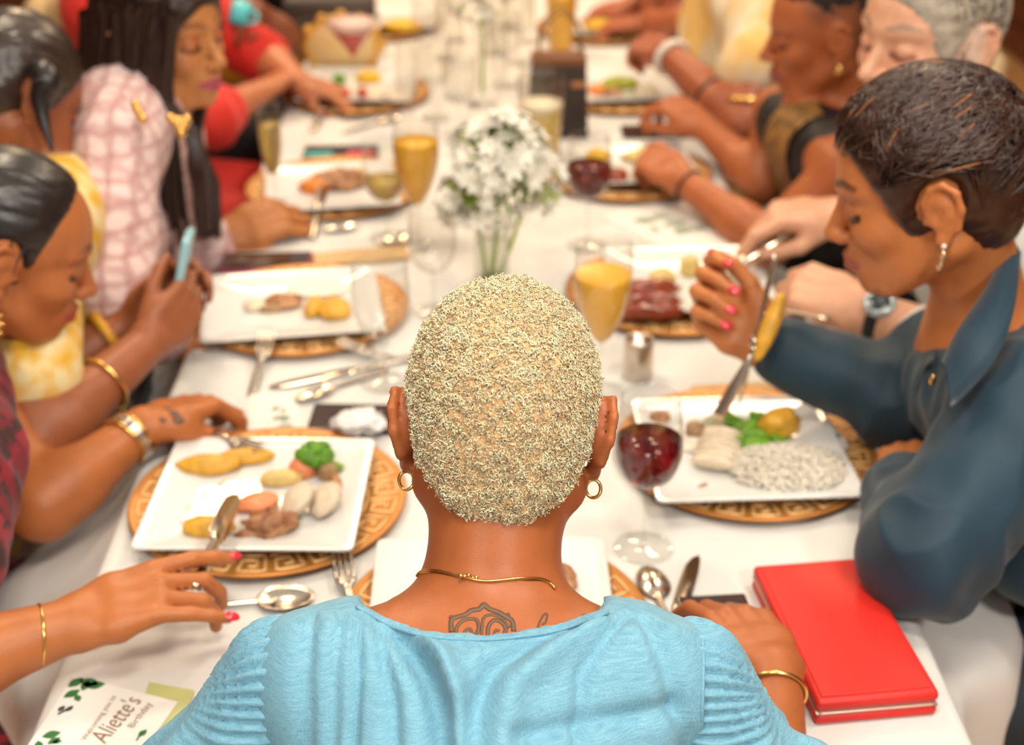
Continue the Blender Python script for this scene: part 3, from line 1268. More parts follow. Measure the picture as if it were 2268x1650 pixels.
    for xs_ in ((588, 580, 570, 567, 568, 570), (1556, 1558, 1561, 1560, 1558, 1556)):
        q_ = [on_surf(bd, x_ + (4 if x_ < 1000 else -4), y_, .0004) for x_, y_ in zip(xs_, (1385, 1410, 1450, 1510, 1580, 1648))]
        q_ = [p for p in q_ if p is not None]
        if len(q_) > 2:
            obj('armhole_seam', tube(spline(q_, 40), .0014, 6), blue, dress)
    # ---- gathered sleeves
    for side, (sh, elb, out) in (('r', (asr, er, 1)), ('l', (asl, el, -1))):
        a = Sdf(0.0033)
        top = sh
        e2 = elb + (0.012 * out, -.010, .0)
        midp = (top + e2) / 2 + (0.010 * out, 0.0, .012)
        a.chain([top, midp, e2, e2 + (0, .05, -.02)], [.045, .055, .072, .072], .03)
        av, af = a.mesh()
        N = vnormals(av, af)
        axd = nrm(e2 - top)
        Mx = basis(axd, (0, 0, 1))
        rel = av - top
        t = (rel @ axd) / np.linalg.norm(e2 - top)
        th = np.arctan2(rel @ Mx[:, 1], rel @ Mx[:, 0])
        wob = .35 * vnoise(av, 14, 6)
        relx = out * rel[:, 0]
        thx = np.arctan2(rel[:, 2] + .02, -rel[:, 1])
        g1 = np.abs(np.sin(17 * thx + 5 * wob + 8 * relx)) - .5
        g2 = np.sin(9 * th + 5 * wob + 2 * t)
        g3 = vnoise(np.stack((t * 3, np.cos(th) * 3.5, np.sin(th) * 3.5), 1), 2.0, 8)
        fade = 1 - smooth01(relx, .025, .085)
        disp = (.0080 * g1 + .001) * fade * (t < .6) + (.0060 * g2 + .012 * g3) * smooth01(t, .05, .45)
        # the set-in edge dips under the yoke along the armhole seam
        tuck = 1 - smooth01(relx, -.012, .004)
        av = av + N * (disp - .004 * tuck)[:, None]
        obj('sleeve', (av, af), blue, dress)
    # ---- jewellery
    path = []
    for px, py in ((926, 1278), (935, 1268), (960, 1264), (1000, 1270), (1040, 1282), (1080, 1288), (1120, 1284), (1160, 1281), (1195, 1283), (1215, 1292), (1228, 1306)):
        p = on_surf(bv, px, py, .0014)
        if p is not None:
            path.append(p)
    if len(path) > 4:
        nk = obj('necklace', tube(spline(path, 60), .0011, 6), m_gold, root)
        p2 = [p + (0, 0, -.0035 * math.sin(math.pi * i / (len(path) - 1))) for i, p in enumerate(path)]
        obj('second_strand', tube(spline(p2, 60), .0009, 6), m_gold, nk)
        c = on_surf(bv, 1032, 1279, .003)
        if c is not None:
            obj('clasp', join([ball(c + (dx, 0, dz), .0019, 8, 6) for dx, dz in ((0, 0), (.003, .001), (-.003, .0005), (.006, -.002), (.009, -.001))]), m_gold, nk)
    for y, px, py in ((1, 903, 1030), (-1, 1294, 1062)):
        lob = hd + R @ np.array((-.010, .077 * y, -.040))
        Mx = np.stack((_R, _F, _U), 1)
        pts = [lob + (0, 0, -.0075) + Mx @ np.array((.0062 * math.cos(t), 0.0012 * math.sin(2 * t), .0075 * math.sin(t))) for t in np.linspace(0, 2 * math.pi, 24, endpoint=False)]
        obj('hoop_earring', tube(pts, .0015, 8, closed=True), m_gold, root)
    ring_around(wr, er, .10, .030, .0022, m_gold, root, tilt=(0.1, 0, 0.1))
    # ---- tattoo lines lying on the skin
    m_ink = mat('tattoo_ink', (0.155, 0.085, 0.050), 0.5)
    lines = []

    def ink(pts, w):
        q = [on_surf(bv, x_, y_, .0002) for x_, y_ in pts]
        q = [p for p in q if p is not None]
        if len(q) > 1:
            Pq = spline(q, max(6, 4 * len(q)))
            lines.append(tube(Pq, w, 6, ref=(0, -.5, 1), flat=.35))
    ink([(1000, 1400), (1000, 1375), (1012, 1367), (1030, 1362), (1045, 1352), (1060, 1350), (1072, 1342), (1086, 1350), (1104, 1356), (1120, 1366), (1134, 1376), (1138, 1398)], .0022)
    ink([(1010, 1410), (1012, 1390), (1024, 1376), (1040, 1371), (1056, 1374), (1060, 1392), (1052, 1410)], .0016)
    ink([(1080, 1410), (1082, 1388), (1094, 1374), (1110, 1378), (1120, 1392), (1116, 1408)], .0018)
    ink([(1066, 1412), (1068, 1388), (1072, 1368), (1090, 1362), (1112, 1370), (1128, 1390)], .0013)
    ink([(1026, 1408), (1032, 1396), (1042, 1394), (1046, 1404)], .0014)
    ink([(1094, 1408), (1098, 1396), (1106, 1398)], .0012)
    ink([(1000, 1375), (998, 1366), (1012, 1367)], .0012)
    ink([(1060, 1350), (1072, 1338), (1084, 1350)], .0018)
    ink([(1118, 1366), (1126, 1360), (1128, 1372)], .0012)
    ink([(1190, 1394), (1196, 1376), (1206, 1360), (1212, 1362), (1208, 1378), (1200, 1384)], .0009)
    ink([(1284, 1374), (1290, 1364), (1296, 1362)], .0010)
    if lines:
        for l_ in lines:
            obj('tattoo_line', l_, m_ink, body)


def M_up(v):
    return np.array((0, 0, 1.0))


def linen_mat():
    """fine pale blue linen weave"""
    if 'blue_linen' in MATS:
        return MATS['blue_linen']
    m, nt, b = _nt('blue_linen')
    N, L = nt.nodes, nt.links
    tc = N.new('ShaderNodeTexCoord')
    hs = []
    for sc in ((90, 90, 1400), (1200, 1200, 90)):
        mp = N.new('ShaderNodeMapping')
        mp.inputs['Scale'].default_value = sc
        L.new(tc.outputs['Object'], mp.inputs['Vector'])
        n = N.new('ShaderNodeTexNoise')
        n.inputs['Scale'].default_value = 1.0
        n.inputs['Detail'].default_value = 2
        L.new(mp.outputs['Vector'], n.inputs['Vector'])
        hs.append(n)
    ad = N.new('ShaderNodeMath')
    ad.operation = 'ADD'
    L.new(hs[0].outputs['Fac'], ad.inputs[0])
    L.new(hs[1].outputs['Fac'], ad.inputs[1])
    rp = N.new('ShaderNodeMapRange')
    rp.inputs['From Min'].default_value = .7
    rp.inputs['From Max'].default_value = 1.3
    L.new(ad.outputs[0], rp.inputs['Value'])
    mx = N.new('ShaderNodeMix')
    mx.data_type = 'RGBA'
    mx.inputs['A'].default_value = (0.115, 0.315, 0.435, 1)
    mx.inputs['B'].default_value = (0.235, 0.48, 0.595, 1)
    L.new(rp.outputs['Result'], mx.inputs['Factor'])
    L.new(mx.outputs['Result'], b.inputs['Base Color'])
    b.inputs['Roughness'].default_value = .8
    b.inputs['Sheen Weight'].default_value = .15
    bp = N.new('ShaderNodeBump')
    bp.inputs['Strength'].default_value = .25
    bp.inputs['Distance'].default_value = .0006
    L.new(ad.outputs[0], bp.inputs['Height'])
    L.new(bp.outputs['Normal'], b.inputs['Normal'])
    MATS['blue_linen'] = m
    return m


build_center()
# ================================================================ guests on the left of the table
def plaid_mat(name, cols, sx, sz, rough=.85):
    """woven cloth: two sets of irregular bands over a base colour"""
    m, nt, b = _nt(name)
    N, L = nt.nodes, nt.links
    tc = N.new('ShaderNodeTexCoord')
    cur = None
    base = N.new('ShaderNodeRGB')
    base.outputs[0].default_value = (*cols[0], 1)
    cur = base.outputs[0]
    for col, scale, thr in ((cols[1], sx, .52), (cols[2], sz, .55)):
        mp = N.new('ShaderNodeMapping')
        mp.inputs['Scale'].default_value = scale
        L.new(tc.outputs['Object'], mp.inputs['Vector'])
        n = N.new('ShaderNodeTexNoise')
        n.inputs['Scale'].default_value = 1
        n.inputs['Detail'].default_value = 3
        L.new(mp.outputs['Vector'], n.inputs['Vector'])
        r = N.new('ShaderNodeMapRange')
        r.inputs['From Min'].default_value = thr - .06
        r.inputs['From Max'].default_value = thr + .06
        L.new(n.outputs['Fac'], r.inputs['Value'])
        mx = N.new('ShaderNodeMix')
        mx.data_type = 'RGBA'
        L.new(r.outputs['Result'], mx.inputs['Factor'])
        L.new(cur, mx.inputs['A'])
        mx.inputs['B'].default_value = (*col, 1)
        cur = mx.outputs['Result']
    L.new(cur, b.inputs['Base Color'])
    b.inputs['Roughness'].default_value = rough
    b.inputs['Sheen Weight'].default_value = .1
    bp = N.new('ShaderNodeBump')
    bp.inputs['Strength'].default_value = .3
    bp.inputs['Distance'].default_value = .002
    n = N.new('ShaderNodeTexNoise')
    n.inputs['Scale'].default_value = 220
    L.new(tc.outputs['Object'], n.inputs['Vector'])
    L.new(n.outputs['Fac'], bp.inputs['Height'])
    L.new(bp.outputs['Normal'], b.inputs['Normal'])
    MATS[name] = m
    return m


def tweed_mat():
    """boucle check: wavy warp and weft lines over pale pink"""
    m, nt, b = _nt('pink_tweed')
    N, L = nt.nodes, nt.links
    tc = N.new('ShaderNodeTexCoord')
    cur = None
    for axis, sc, col, dist in (('Z', 11.0, (.52, .25, .23), 2.2), ('X', 9.0, (.46, .22, .20), 2.6), ('Y', 9.0, (.60, .34, .33), 2.6)):
        w = N.new('ShaderNodeTexWave')
        w.bands_direction = axis
        w.inputs['Scale'].default_value = sc
        w.inputs['Distortion'].default_value = dist
        w.inputs['Detail'].default_value = 3
        w.inputs['Detail Scale'].default_value = 4
        L.new(tc.outputs['Object'], w.inputs['Vector'])
        r = N.new('ShaderNodeMapRange')
        r.inputs['From Min'].default_value = .62
        r.inputs['From Max'].default_value = .95
        r.inputs['To Max'].default_value = .62
        L.new(w.outputs['Fac'], r.inputs['Value'])
        mx = N.new('ShaderNodeMix')
        mx.data_type = 'RGBA'
        L.new(r.outputs['Result'], mx.inputs['Factor'])
        if cur is None:
            mx.inputs['A'].default_value = (.86, .66, .63, 1)
        else:
            L.new(cur, mx.inputs['A'])
        mx.inputs['B'].default_value = (*col, 1)
        cur = mx.outputs['Result']
    L.new(cur, b.inputs['Base Color'])
    b.inputs['Roughness'].default_value = .9
    n = N.new('ShaderNodeTexNoise')
    n.inputs['Scale'].default_value = 260
    L.new(tc.outputs['Object'], n.inputs['Vector'])
    bp = N.new('ShaderNodeBump')
    bp.inputs['Strength'].default_value = .4
    bp.inputs['Distance'].default_value = .002
    L.new(n.outputs['Fac'], bp.inputs['Height'])
    L.new(bp.outputs['Normal'], b.inputs['Normal'])
    MATS['pink_tweed'] = m
    return m


def garment(root, name, s, m, amp=.004, scale=16, stretch=(1, 1, .5), seed=1, keep=None):
    V, F = s.mesh()
    V = folds(V, F, amp, scale, stretch, seed)
    if keep is not None:
        F = F[keep(V)[F].any(1)]
    return obj(name, (V, F), m, root)


def sleek_hair(root, hd, R, sc, m, off=.006, cut=(.085, 0, -.035, .075, .11, .105), extra=None, nape=True, amp=.0012, name='hair', ear=True, h=.0035):
    """close cap of hair with brushed-back grooves"""
    h = Sdf(h)
    P = lambda x, y, z: hd + R @ (np.array((x, y, z)) * sc)
    h.ell(P(-.008, 0, .034), np.array((.092 + off, .073 + off * .8, .084 + off)) * sc, R, .02)
    if nape:
        h.ell(P(-.048, 0, -.022), np.array((.048, .058, .056)) * sc, R, .03)
    if extra:
        extra(h, P)
    h.ell(P(*cut[:3]), np.array(cut[3:]) * sc, R, .008, 'd')
    if ear:
        for y in (1, -1):
            h.cap(P(.03, .092 * y, -.035), P(-.014, .100 * y, .006), .032 * sc, .036 * sc, .004, 'd')
    V, F = h.mesh()
    N = vnormals(V, F)
    L = (V - hd) @ R
    g = vnoise(L * (18, 150, 90), 1.0, 3) + .6 * vnoise(L * (30, 340, 200), 1.0, 5)
    return obj(name, (V + N * (amp * g)[:, None], F), m, root)


m_blackhair = mat('black_hair', (0.020, 0.012, 0.010), 0.34, spec=0.7, var=0.4, vscale=8, stretch=(60, 60, 6))

# ---------------------------------------------------------------- woman in dark red plaid, nearest
def build_l1():
    rt = thing('person', 'person in a dark red plaid dress with sleek black hair, cutting food', 'person', (-0.86, 1.42, 0))
    hip = V3(-.86, 1.42, .555)
    hd = J(13, 548, 1.716)
    R = worldR(21, 24)
    neck = hd + V3(-.115, -.04, -.110)
    sr = J(-75, 1010, 1.55)
    sl = V3(-.70, 1.655, .885)
    skin = (.50, .160, .048)
    s = Sdf(.0036)
    head_ops(s, hd, R, 1.02, nose=1.05, lips=1.15)
    s.cap(hd + R @ V3(-.03, 0, -.05), neck + V3(.01, 0, .0), .050, .052, .03)
    torso_ops(s, hip, sl, sr, neck + V3(0, 0, -.05), 0, rs=.045, low=False)
    # right arm along the near edge, holding the knife
    er = J(-190, 1500, 1.36)
    wr = J(165, 1382, 1.405)
    arm_ops(s, sr, er, wr, (.046, .040, .041, .026))
    hfw = J(330, 1318, 1.42) - wr
    tr = hand_ops(s, wr, hfw, camdir(.12, .75, -.65), True,
                  [(18, 14, 8), (30, 42, 24), (34, 44, 24), (16, 12, 6)], [(.75, .35, -.6), (.95, .0, -.35), (.98, -.1, -.2)], 1.0, 1.3)
    # left arm reaching over the plate with the fork
    el = J(95, 1120, 1.72)
    wl = J(318, 945, 1.79)
    arm_ops(s, sl, el, wl, (.046, .040, .040, .026))
    hfl = J(470, 885, 1.86) - wl
    tl = hand_ops(s, wl, hfl, camdir(-.2, .9, -.35), False,
                  [(48, 52, 26), (40, 62, 34), (52, 58, 30), (60, 60, 30)], [(.9, .25, -.5), (.95, -.05, -.5), (.9, -.2, -.5)], 1.05)
    V, F = s.mesh()
    C = np.tile(np.array(skin), (len(V), 1))
    head_paint(V, hd, R, 1.0, C, lip=(.50, .06, .08), brow=(.06, .025, .012), lid=(.32, .10, .04))
    bd = obj('body', (V, F), skin_mat('skin_warm_brown'), rt, col=C)
    nails(rt, tr, m_rednail, (0, 3), 1.1)
    nails(rt, tl, m_rednail, (0, 1, 4), 1.1)
    bv = bvh_of(V, F)

    def bun(h, P):
        h.ell(P(-.10, 0, .045), np.array((.035, .04, .04)), R, .01)
    sleek_hair(rt, hd, R, 1.0, m_blackhair, .006, (.106, 0, -.010, .102, .120, .120), bun)
    # baby hairs laid on the temple
    ln = []
    for pts in (((60, 540), (40, 575), (28, 610)), ((105, 465), (110, 490), (92, 510), (70, 520)), ((72, 520), (58, 545), (52, 575)), ((30, 520), (25, 550), (40, 570))):
        q = [on_surf(bv, *p, .0004) for p in pts]
        q = [p for p in q if p is not None]
        if len(q) > 1:
            ln.append(tube(spline(q, 10), [.0012, .0006], 5))
    for t_ in ln:
        obj('baby_hair', t_, m_blackhair, rt)
    red = plaid_mat('dark_red_plaid', ((.20, .008, .016), (.045, .010, .010), (.33, .012, .030)), (60, 60, 9), (16, 16, 50))
    d = Sdf(.0058)
    torso_ops(d, hip, sl, sr, neck + V3(-.04, 0, -.075), .006, bust=.7, rs=.044)
    SKIRTS.append((rt, hip, (1, 0, 0), .015))
    d.chain([sr, sr + (er - sr) * .45 + V3(-.005, 0, -.01)], [.062, .064], .02)
    d.chain([sl, sl + (el - sl) * .35], [.062, .064], .02)
    garment(rt, 'dress', d, red, .004, 18, (1, 1, .4), 4)
    # black shiny waistband
    up = nrm((sl + sr) / 2 - hip)
    c = hip + up * .17
    M = basis(up, (1, 0, 0))
    pts = [c + .150 * math.cos(a) * M[:, 0] + .172 * math.sin(a) * M[:, 1] for a in np.linspace(0, 2 * math.pi, 40, endpoint=False)]
    obj('belt', tube(pts, .032, 8, flat=.2, ref=M[:, 0], closed=True), mat('black_leather', (.012, .010, .010), .25), rt)
    # jewellery
    ring_around(wr, er, .22, .030, .0018, m_gold, rt, tilt=(.25, .1, .25))
    for k in range(4):
        ring_around(wl, el, .06 + .05 * k, .0300 + .0008 * k, .0026 if k != 1 else .004, m_silver if k in (1, 2) else m_gold, rt, tilt=(.1 * k, 0, .05 * k))
    c = hd + R @ V3(-.012, -.082, -.070)
    Mx = np.stack((_R, _F, _U), 1)
    pts = [c + Mx @ np.array((.016 * math.cos(t), 0, .019 * math.sin(t))) for t in np.linspace(0, 2 * math.pi, 14, endpoint=False)]
    e = obj('earring', tube(pts, .0030, 6, closed=True), m_gold, rt)
    for p in pts:
        obj('bead', ball(nrm(p - c) * .004 + p, .0034, 8, 6), m_gold, e)
    for px, py, r in ((370, 905, .006), (395, 930, .0075), (385, 915, .007), (360, 930, .005)):
        p = on_surf(bv, px, py, .0)
        if p is not None:
            V2, F2 = ball((0, 0, 0), (r, r * .8, .0012), 10, 6)
            h = bv.find_nearest(Vector(p))
            M2 = basis(np.array(h[1]))
            obj('tattoo', (V2 @ M2.T + p, F2), mat('hand_tattoo_ink', (.16, .075, .045), .5), bd)
    return dict(kn_f=tr, fk_f=tl, wr=wr, wl=wl)


L1 = build_l1()


# ---------------------------------------------------------------- woman in yellow, photographing with a phone
def build_l2():
    rt = thing('person', 'person in a yellow patterned dress holding up a pale blue phone', 'person', (-0.88, 1.95, 0))
    hip = V3(-.88, 1.95, .555)
    hd = J(28, 215, 2.02)
    R = headR((.55, -.25, .75), (.1, .95, -.2))
    neck = hd + V3(-.04, -.02, -.165)
    sr = J(60, 600, 1.86)
    sl = sr + V3(-.02, .31, .03)
    skin = (.36, .115, .045)
    s = Sdf(.0041)
    head_ops(s, hd, R, 1.0)
    s.cap(hd + R @ V3(-.03, 0, -.05), neck, .050, .054, .03)
    torso_ops(s, hip, sl, sr, neck + V3(0, 0, -.05), 0, rs=.045, low=False)
    er = J(70, 990, 1.78)
    wr = J(335, 755, 1.90)
    arm_ops(s, sr, er, wr, (.046, .040, .041, .026))
    t1 = hand_ops(s, wr, J(405, 680, 1.93) - wr, camdir(.55, -.35, -.75), True,
                  [(35, 50, 30), (40, 52, 30), (44, 55, 30), (48, 55, 30)], [(.85, .55, -.2), (.95, .3, -.2), (1, .1, -.2)], .92)
    el = J(60, 860, 1.98)
    wl = J(290, 715, 2.02)
    arm_ops(s, sl, el, wl, (.046, .040, .041, .026))
    t2 = hand_ops(s, wl, J(375, 640, 2.03) - wl, camdir(-.5, .5, .7), False,
                  [(30, 40, 25), (36, 44, 25), (40, 48, 28), (44, 50, 28)], [(.85, .45, -.4), (.95, .2, -.4), (1, .0, -.3)], .92)
    V, F = s.mesh()
    C = np.tile(np.array(skin), (len(V), 1))
    head_paint(V, hd, R, 1.0, C, lip=(.30, .05, .05), brow=(.04, .015, .01))
    obj('body', (V, F), skin_mat('skin_warm_brown'), rt, col=C)
    nails(rt, t1, m_rednail, (0, 1), 1.0)

    def bun(h, P):
        h.ell(P(-.105, .0, .03), np.array((.035, .04, .04)), R, .01)
    hair = sleek_hair(rt, hd, R, 1.0, mat('brown_black_hair', (.045, .026, .018), .32, spec=.7, var=.4, vscale=8, stretch=(60, 60, 6)), .006, extra=bun)
    # loose curl hanging beside the ear
    q = [J(x, y, 1.93) for x, y in ((60, 150), (88, 158), (104, 185), (92, 215), (94, 255), (106, 300), (116, 335))]
    obj('curl', tube(spline(q, 26), [.006, .019, .021, .016, .010, .006, .003], 8), m_blackhair, hair)
    yel = mat('yellow_print', (.82, .46, .035), .7, col2=(.90, .76, .40), vscale=26, detail=2)
    d = Sdf(.007)
    torso_ops(d, hip, sl, sr, neck + V3(-.01, 0, -.055), .012, bust=1.0, rs=.046)
    SKIRTS.append((rt, hip, (1, 0, 0), .015))
    d.chain([sr, sr + (er - sr) * .6], [.062, .066], .02)
    d.chain([sl, sl + (el - sl) * .6], [.062, .066], .02)
    garment(rt, 'dress', d, yel, .004, 16, (1, 1, .4), 6)
    ring_around(wr, er, .42, .038, .0036, m_gold, rt, tilt=(.1, 0, .1))
    ring_around(wl, el, .22, .036, .008, mat('amber_bangle', (.75, .36, .03), .3), rt)
    bp_ = V3(-.545, 1.80, .672)
    bg_ = thing('handbag', 'black handbag on the lap of the guest in yellow', 'bag', bp_)
    V, F = box(.10, .15, .055, .014, bp_ + (0, 0, .0275))
    obj('bag_body', (V, F), mat('black_bag_leather', (.010, .009, .010), .35), bg_)
    V, F = box(.05, .152, .030, .010, bp_ + (.028, 0, .042))
    obj('bag_flap', (V, F), MATS['black_bag_leather'], bg_)
    return dict(t1=t1, t2=t2)


L2 = build_l2()


# ---------------------------------------------------------------- woman in pink tweed with long hair
def build_l3():
    rt = thing('person', 'person with long straight dark hair in a pink tweed jacket and gold necklace', 'person', (-0.80, 2.42, 0))
    hip = V3(-.80, 2.42, .555)
    hd = J(362, 74, 2.229)
    R = worldR(-28, 3, 2)
    neck = hd + V3(-.055, .02, -.160)
    sr = J(250, 318, 2.11)
    sl = sr + V3(.01, .30, .03)
    skin = (.60, .245, .080)
    s = Sdf(.0041)
    head_ops(s, hd, R, 1.0, lips=1.2)
    s.cap(hd + R @ V3(-.03, 0, -.05), neck, .049, .053, .03)
    torso_ops(s, hip, sl, sr, neck + V3(0, 0, -.05), 0, rs=.045, low=False)
    er = J(255, 640, 2.05)
    wr = J(390, 760, 2.10)
    arm_ops(s, sr, er, wr, (.046, .040, .040, .026))
    t1 = hand_ops(s, wr, V3(.8, .3, -.1), V3(0, 0, 1), True, RELAX, THUMB_IN, .92)
    el = J(395, 580, 2.42)
    wl = J(505, 525, 2.42)
    arm_ops(s, sl, el, wl, (.046, .040, .040, .026))
    t2 = hand_ops(s, wl, J(575, 495, 2.43) - wl, camdir(.15, .45, -.85), False,
                  [(42, 55, 20), (46, 58, 22), (50, 60, 25), (54, 60, 25)], [(.8, .45, -.45), (.95, .1, -.4), (.95, .0, -.3)], 1.1)
    V, F = s.mesh()
    C = np.tile(np.array(skin), (len(V), 1))
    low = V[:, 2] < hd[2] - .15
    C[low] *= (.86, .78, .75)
    head_paint(V, hd, R, 1.0, C, lip=(.42, .06, .13), brow=(.22, .08, .03), lid=(.50, .12, .06), lash=(.05, .015, .015), cheek=(.62, .22, .09))
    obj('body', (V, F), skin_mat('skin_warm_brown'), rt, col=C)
    # long hair: cap plus curtains of locks down the back and over the chest
    hm = mat('dark_brown_long_hair', (.035, .016, .011), .42, spec=.5, var=.35, vscale=6, stretch=(70, 70, 4))
    hair = sleek_hair(rt, hd, R, 1.0, hm, .012, (.100, -.0, -.06, .076, .080, .120), ear=False)
    rng = np.random.default_rng(9)
    cur = []
    P = lambda x, y, z: hd + R @ np.array((x, y, z))
    # the side towards the lens and the back: falls straight down to the shoulder blade
    for i in range(150):
        a = rng.uniform(-.25, 1.0)
        root_ = P(.058 - .125 * a + rng.normal(0, .004), -.066 - .020 * math.sin(math.pi * min(max(a, 0), 1)) + rng.normal(0, .005), .055 + .02 * a + rng.normal(0, .01))
        p1 = P(.048 - .130 * a, -.086 + rng.normal(0, .004), -.02)
        end = p1 + V3(-.02 - .03 * a + rng.normal(0, .006), -.01 + rng.normal(0, .006), -.16 - rng.uniform(0, .08))
        p2 = end + V3(-.012 - .07 * a, .0, -.07)
        cur.append(spline([root_, p1, end, p2], 9))
    # back hair
    for i in range(110):
        y = rng.uniform(-.075, .075)
        p0 = P(-.085 + rng.normal(0, .004), y, .04)
        p1 = P(-.105, y * 1.05, -.04)
        p2 = p1 + V3(-.045 + rng.normal(0, .008), rng.normal(0, .008), -.13)
        p3 = p2 + V3(-.05 + rng.normal(0, .01), 0, -.13)
        cur.append(spline([p0, p1, p2, p3], 9))
    # front curtain over the chest on the near and far side
    for side in (-1, 1):
        for i in range(70):
            j = rng.uniform(0, 1)
            p0 = P(.060, .060 * side, .05 + rng.normal(0, .01))
            p1 = P(.040, .078 * side, -.05) + V3(0, rng.normal(0, .005), 0)
            e = J(415 + 25 * j, 300, 2.16 if side < 0 else 2.30)
            e2 = J(432 + 50 * j, 400 + 40 * rng.random(), 2.20 if side < 0 else 2.32)
            e3 = J(440 + 45 * j, 500 + 30 * rng.random(), 2.24 if side < 0 else 2.33)
            if side < 0:
                e, e2, e3 = J(412 + 18 * j, 290, 2.15), J(430 + 22 * j, 380, 2.16), J(436 + 26 * j, 470 + 40 * rng.random(), 2.18)
            cur.append(spline([p0, p1, e, e2, e3], 9))
    cv, cf = locks(np.array(cur), np.linspace(.0075, .0045, 9), 5)
    tag(obj('long_locks', (cv, cf), hm, hair), kind='stuff')
    tweed = tweed_mat()
    d = Sdf(.0058)
    torso_ops(d, hip, sl, sr, neck + V3(-.015, 0, -.055), .014, bust=.95, rs=.048)
    d.chain([sr, er, er + (wr - er) * .65], [.066, .058, .056], .02)
    d.chain([sl, el, el + (wl - el) * .55], [.066, .058, .056], .02)
    jk = garment(rt, 'jacket', d, tweed, .003, 16, (1, 1, .5), 8)
    t = Sdf(.011)
    leg_ops(t, hip, (1, 0, 0), .015, False)
    t.ell(hip, (.17, .17, .11), k=.04)
    garment(rt, 'trousers', t, mat('black_trousers', (.012, .011, .012), .6), .003, 16)
    # chunky gold necklace and earring
    nk = None
    for i, (x, y) in enumerate(((378, 262), (388, 272), (398, 282), (408, 276), (414, 264), (402, 294), (396, 268), (300, 232), (306, 246), (316, 262))):
        b_ = obj('necklace' if nk is None else 'link', ball(J(x, y, 2.06 if x > 350 else 2.01), .0075, 10, 7), m_gold, rt if nk is None else nk)
        nk = nk or b_
    return dict(t2=t2)


L3 = build_l3()


# ---------------------------------------------------------------- guest in red, and the two beyond
def build_l4():
    rt = thing('person', 'person in bright red clothes resting a hand by a plate', 'person', (-0.80, 2.95, 0))
    hip = V3(-.80, 2.95, .555)
    neck = V3(-.74, 2.98, 1.10)
    hd = neck + V3(.03, 0, .165)
    R = headR((.85, -.2, .3), (.1, .97, -.1))
    sr, sl = V3(-.76, 2.83, 1.015), V3(-.74, 3.14, 1.02)
    s = Sdf(.0065)
    head_ops(s, hd, R, 1.0)
    s.cap(hd + R @ V3(-.03, 0, -.05), neck, .050, .054, .03)
    torso_ops(s, hip, sl, sr, neck + V3(0, 0, -.04), 0, low=False)
    er = J(455, 265, 2.86)
    wr = J(575, 205, 3.02)
    arm_ops(s, sr, er, wr, (.048, .040, .040, .027))
    hand_ops(s, wr, J(640, 165, 3.10) - wr, camdir(-.2, .8, -.5), True, RELAX, THUMB_IN, .98)
    el = V3(-.50, 3.20, .82)
    wl = V3(-.40, 3.05, .80)
    arm_ops(s, sl, el, wl, (.048, .040, .040, .027))
    hand_ops(s, wl, V3(.6, -.2, -.1), V3(0, 0, 1), False, RELAX, THUMB_IN, .95)
    V, F = s.mesh()
    C = np.tile(np.array((.55, .20, .09)), (len(V), 1))
    head_paint(V, hd, R, 1.0, C, lip=(.4, .08, .07), brow=(.05, .02, .01))
    obj('body', (V, F), skin_mat('skin_warm_brown'), rt, col=C)
    sleek_hair(rt, hd, R, 1.0, m_blackhair, .01, h=.007)
    red = mat('bright_red_cloth', (.72, .030, .018), .7, var=.15, vscale=10, sheen=.1)
    d = Sdf(.009)
    torso_ops(d, hip, sl, sr, neck + V3(-.01, 0, -.045), .014, bust=1.0)
    SKIRTS.append((rt, hip, (1, 0, 0), .025))
    d.chain([sr, er, er + (wr - er) * .22], [.068, .062, .056], .02)
    d.chain([sl, el], [.068, .062], .02)
    garment(rt, 'dress', d, red, .006, 14, (1, 1, .4), 3)


build_l4()


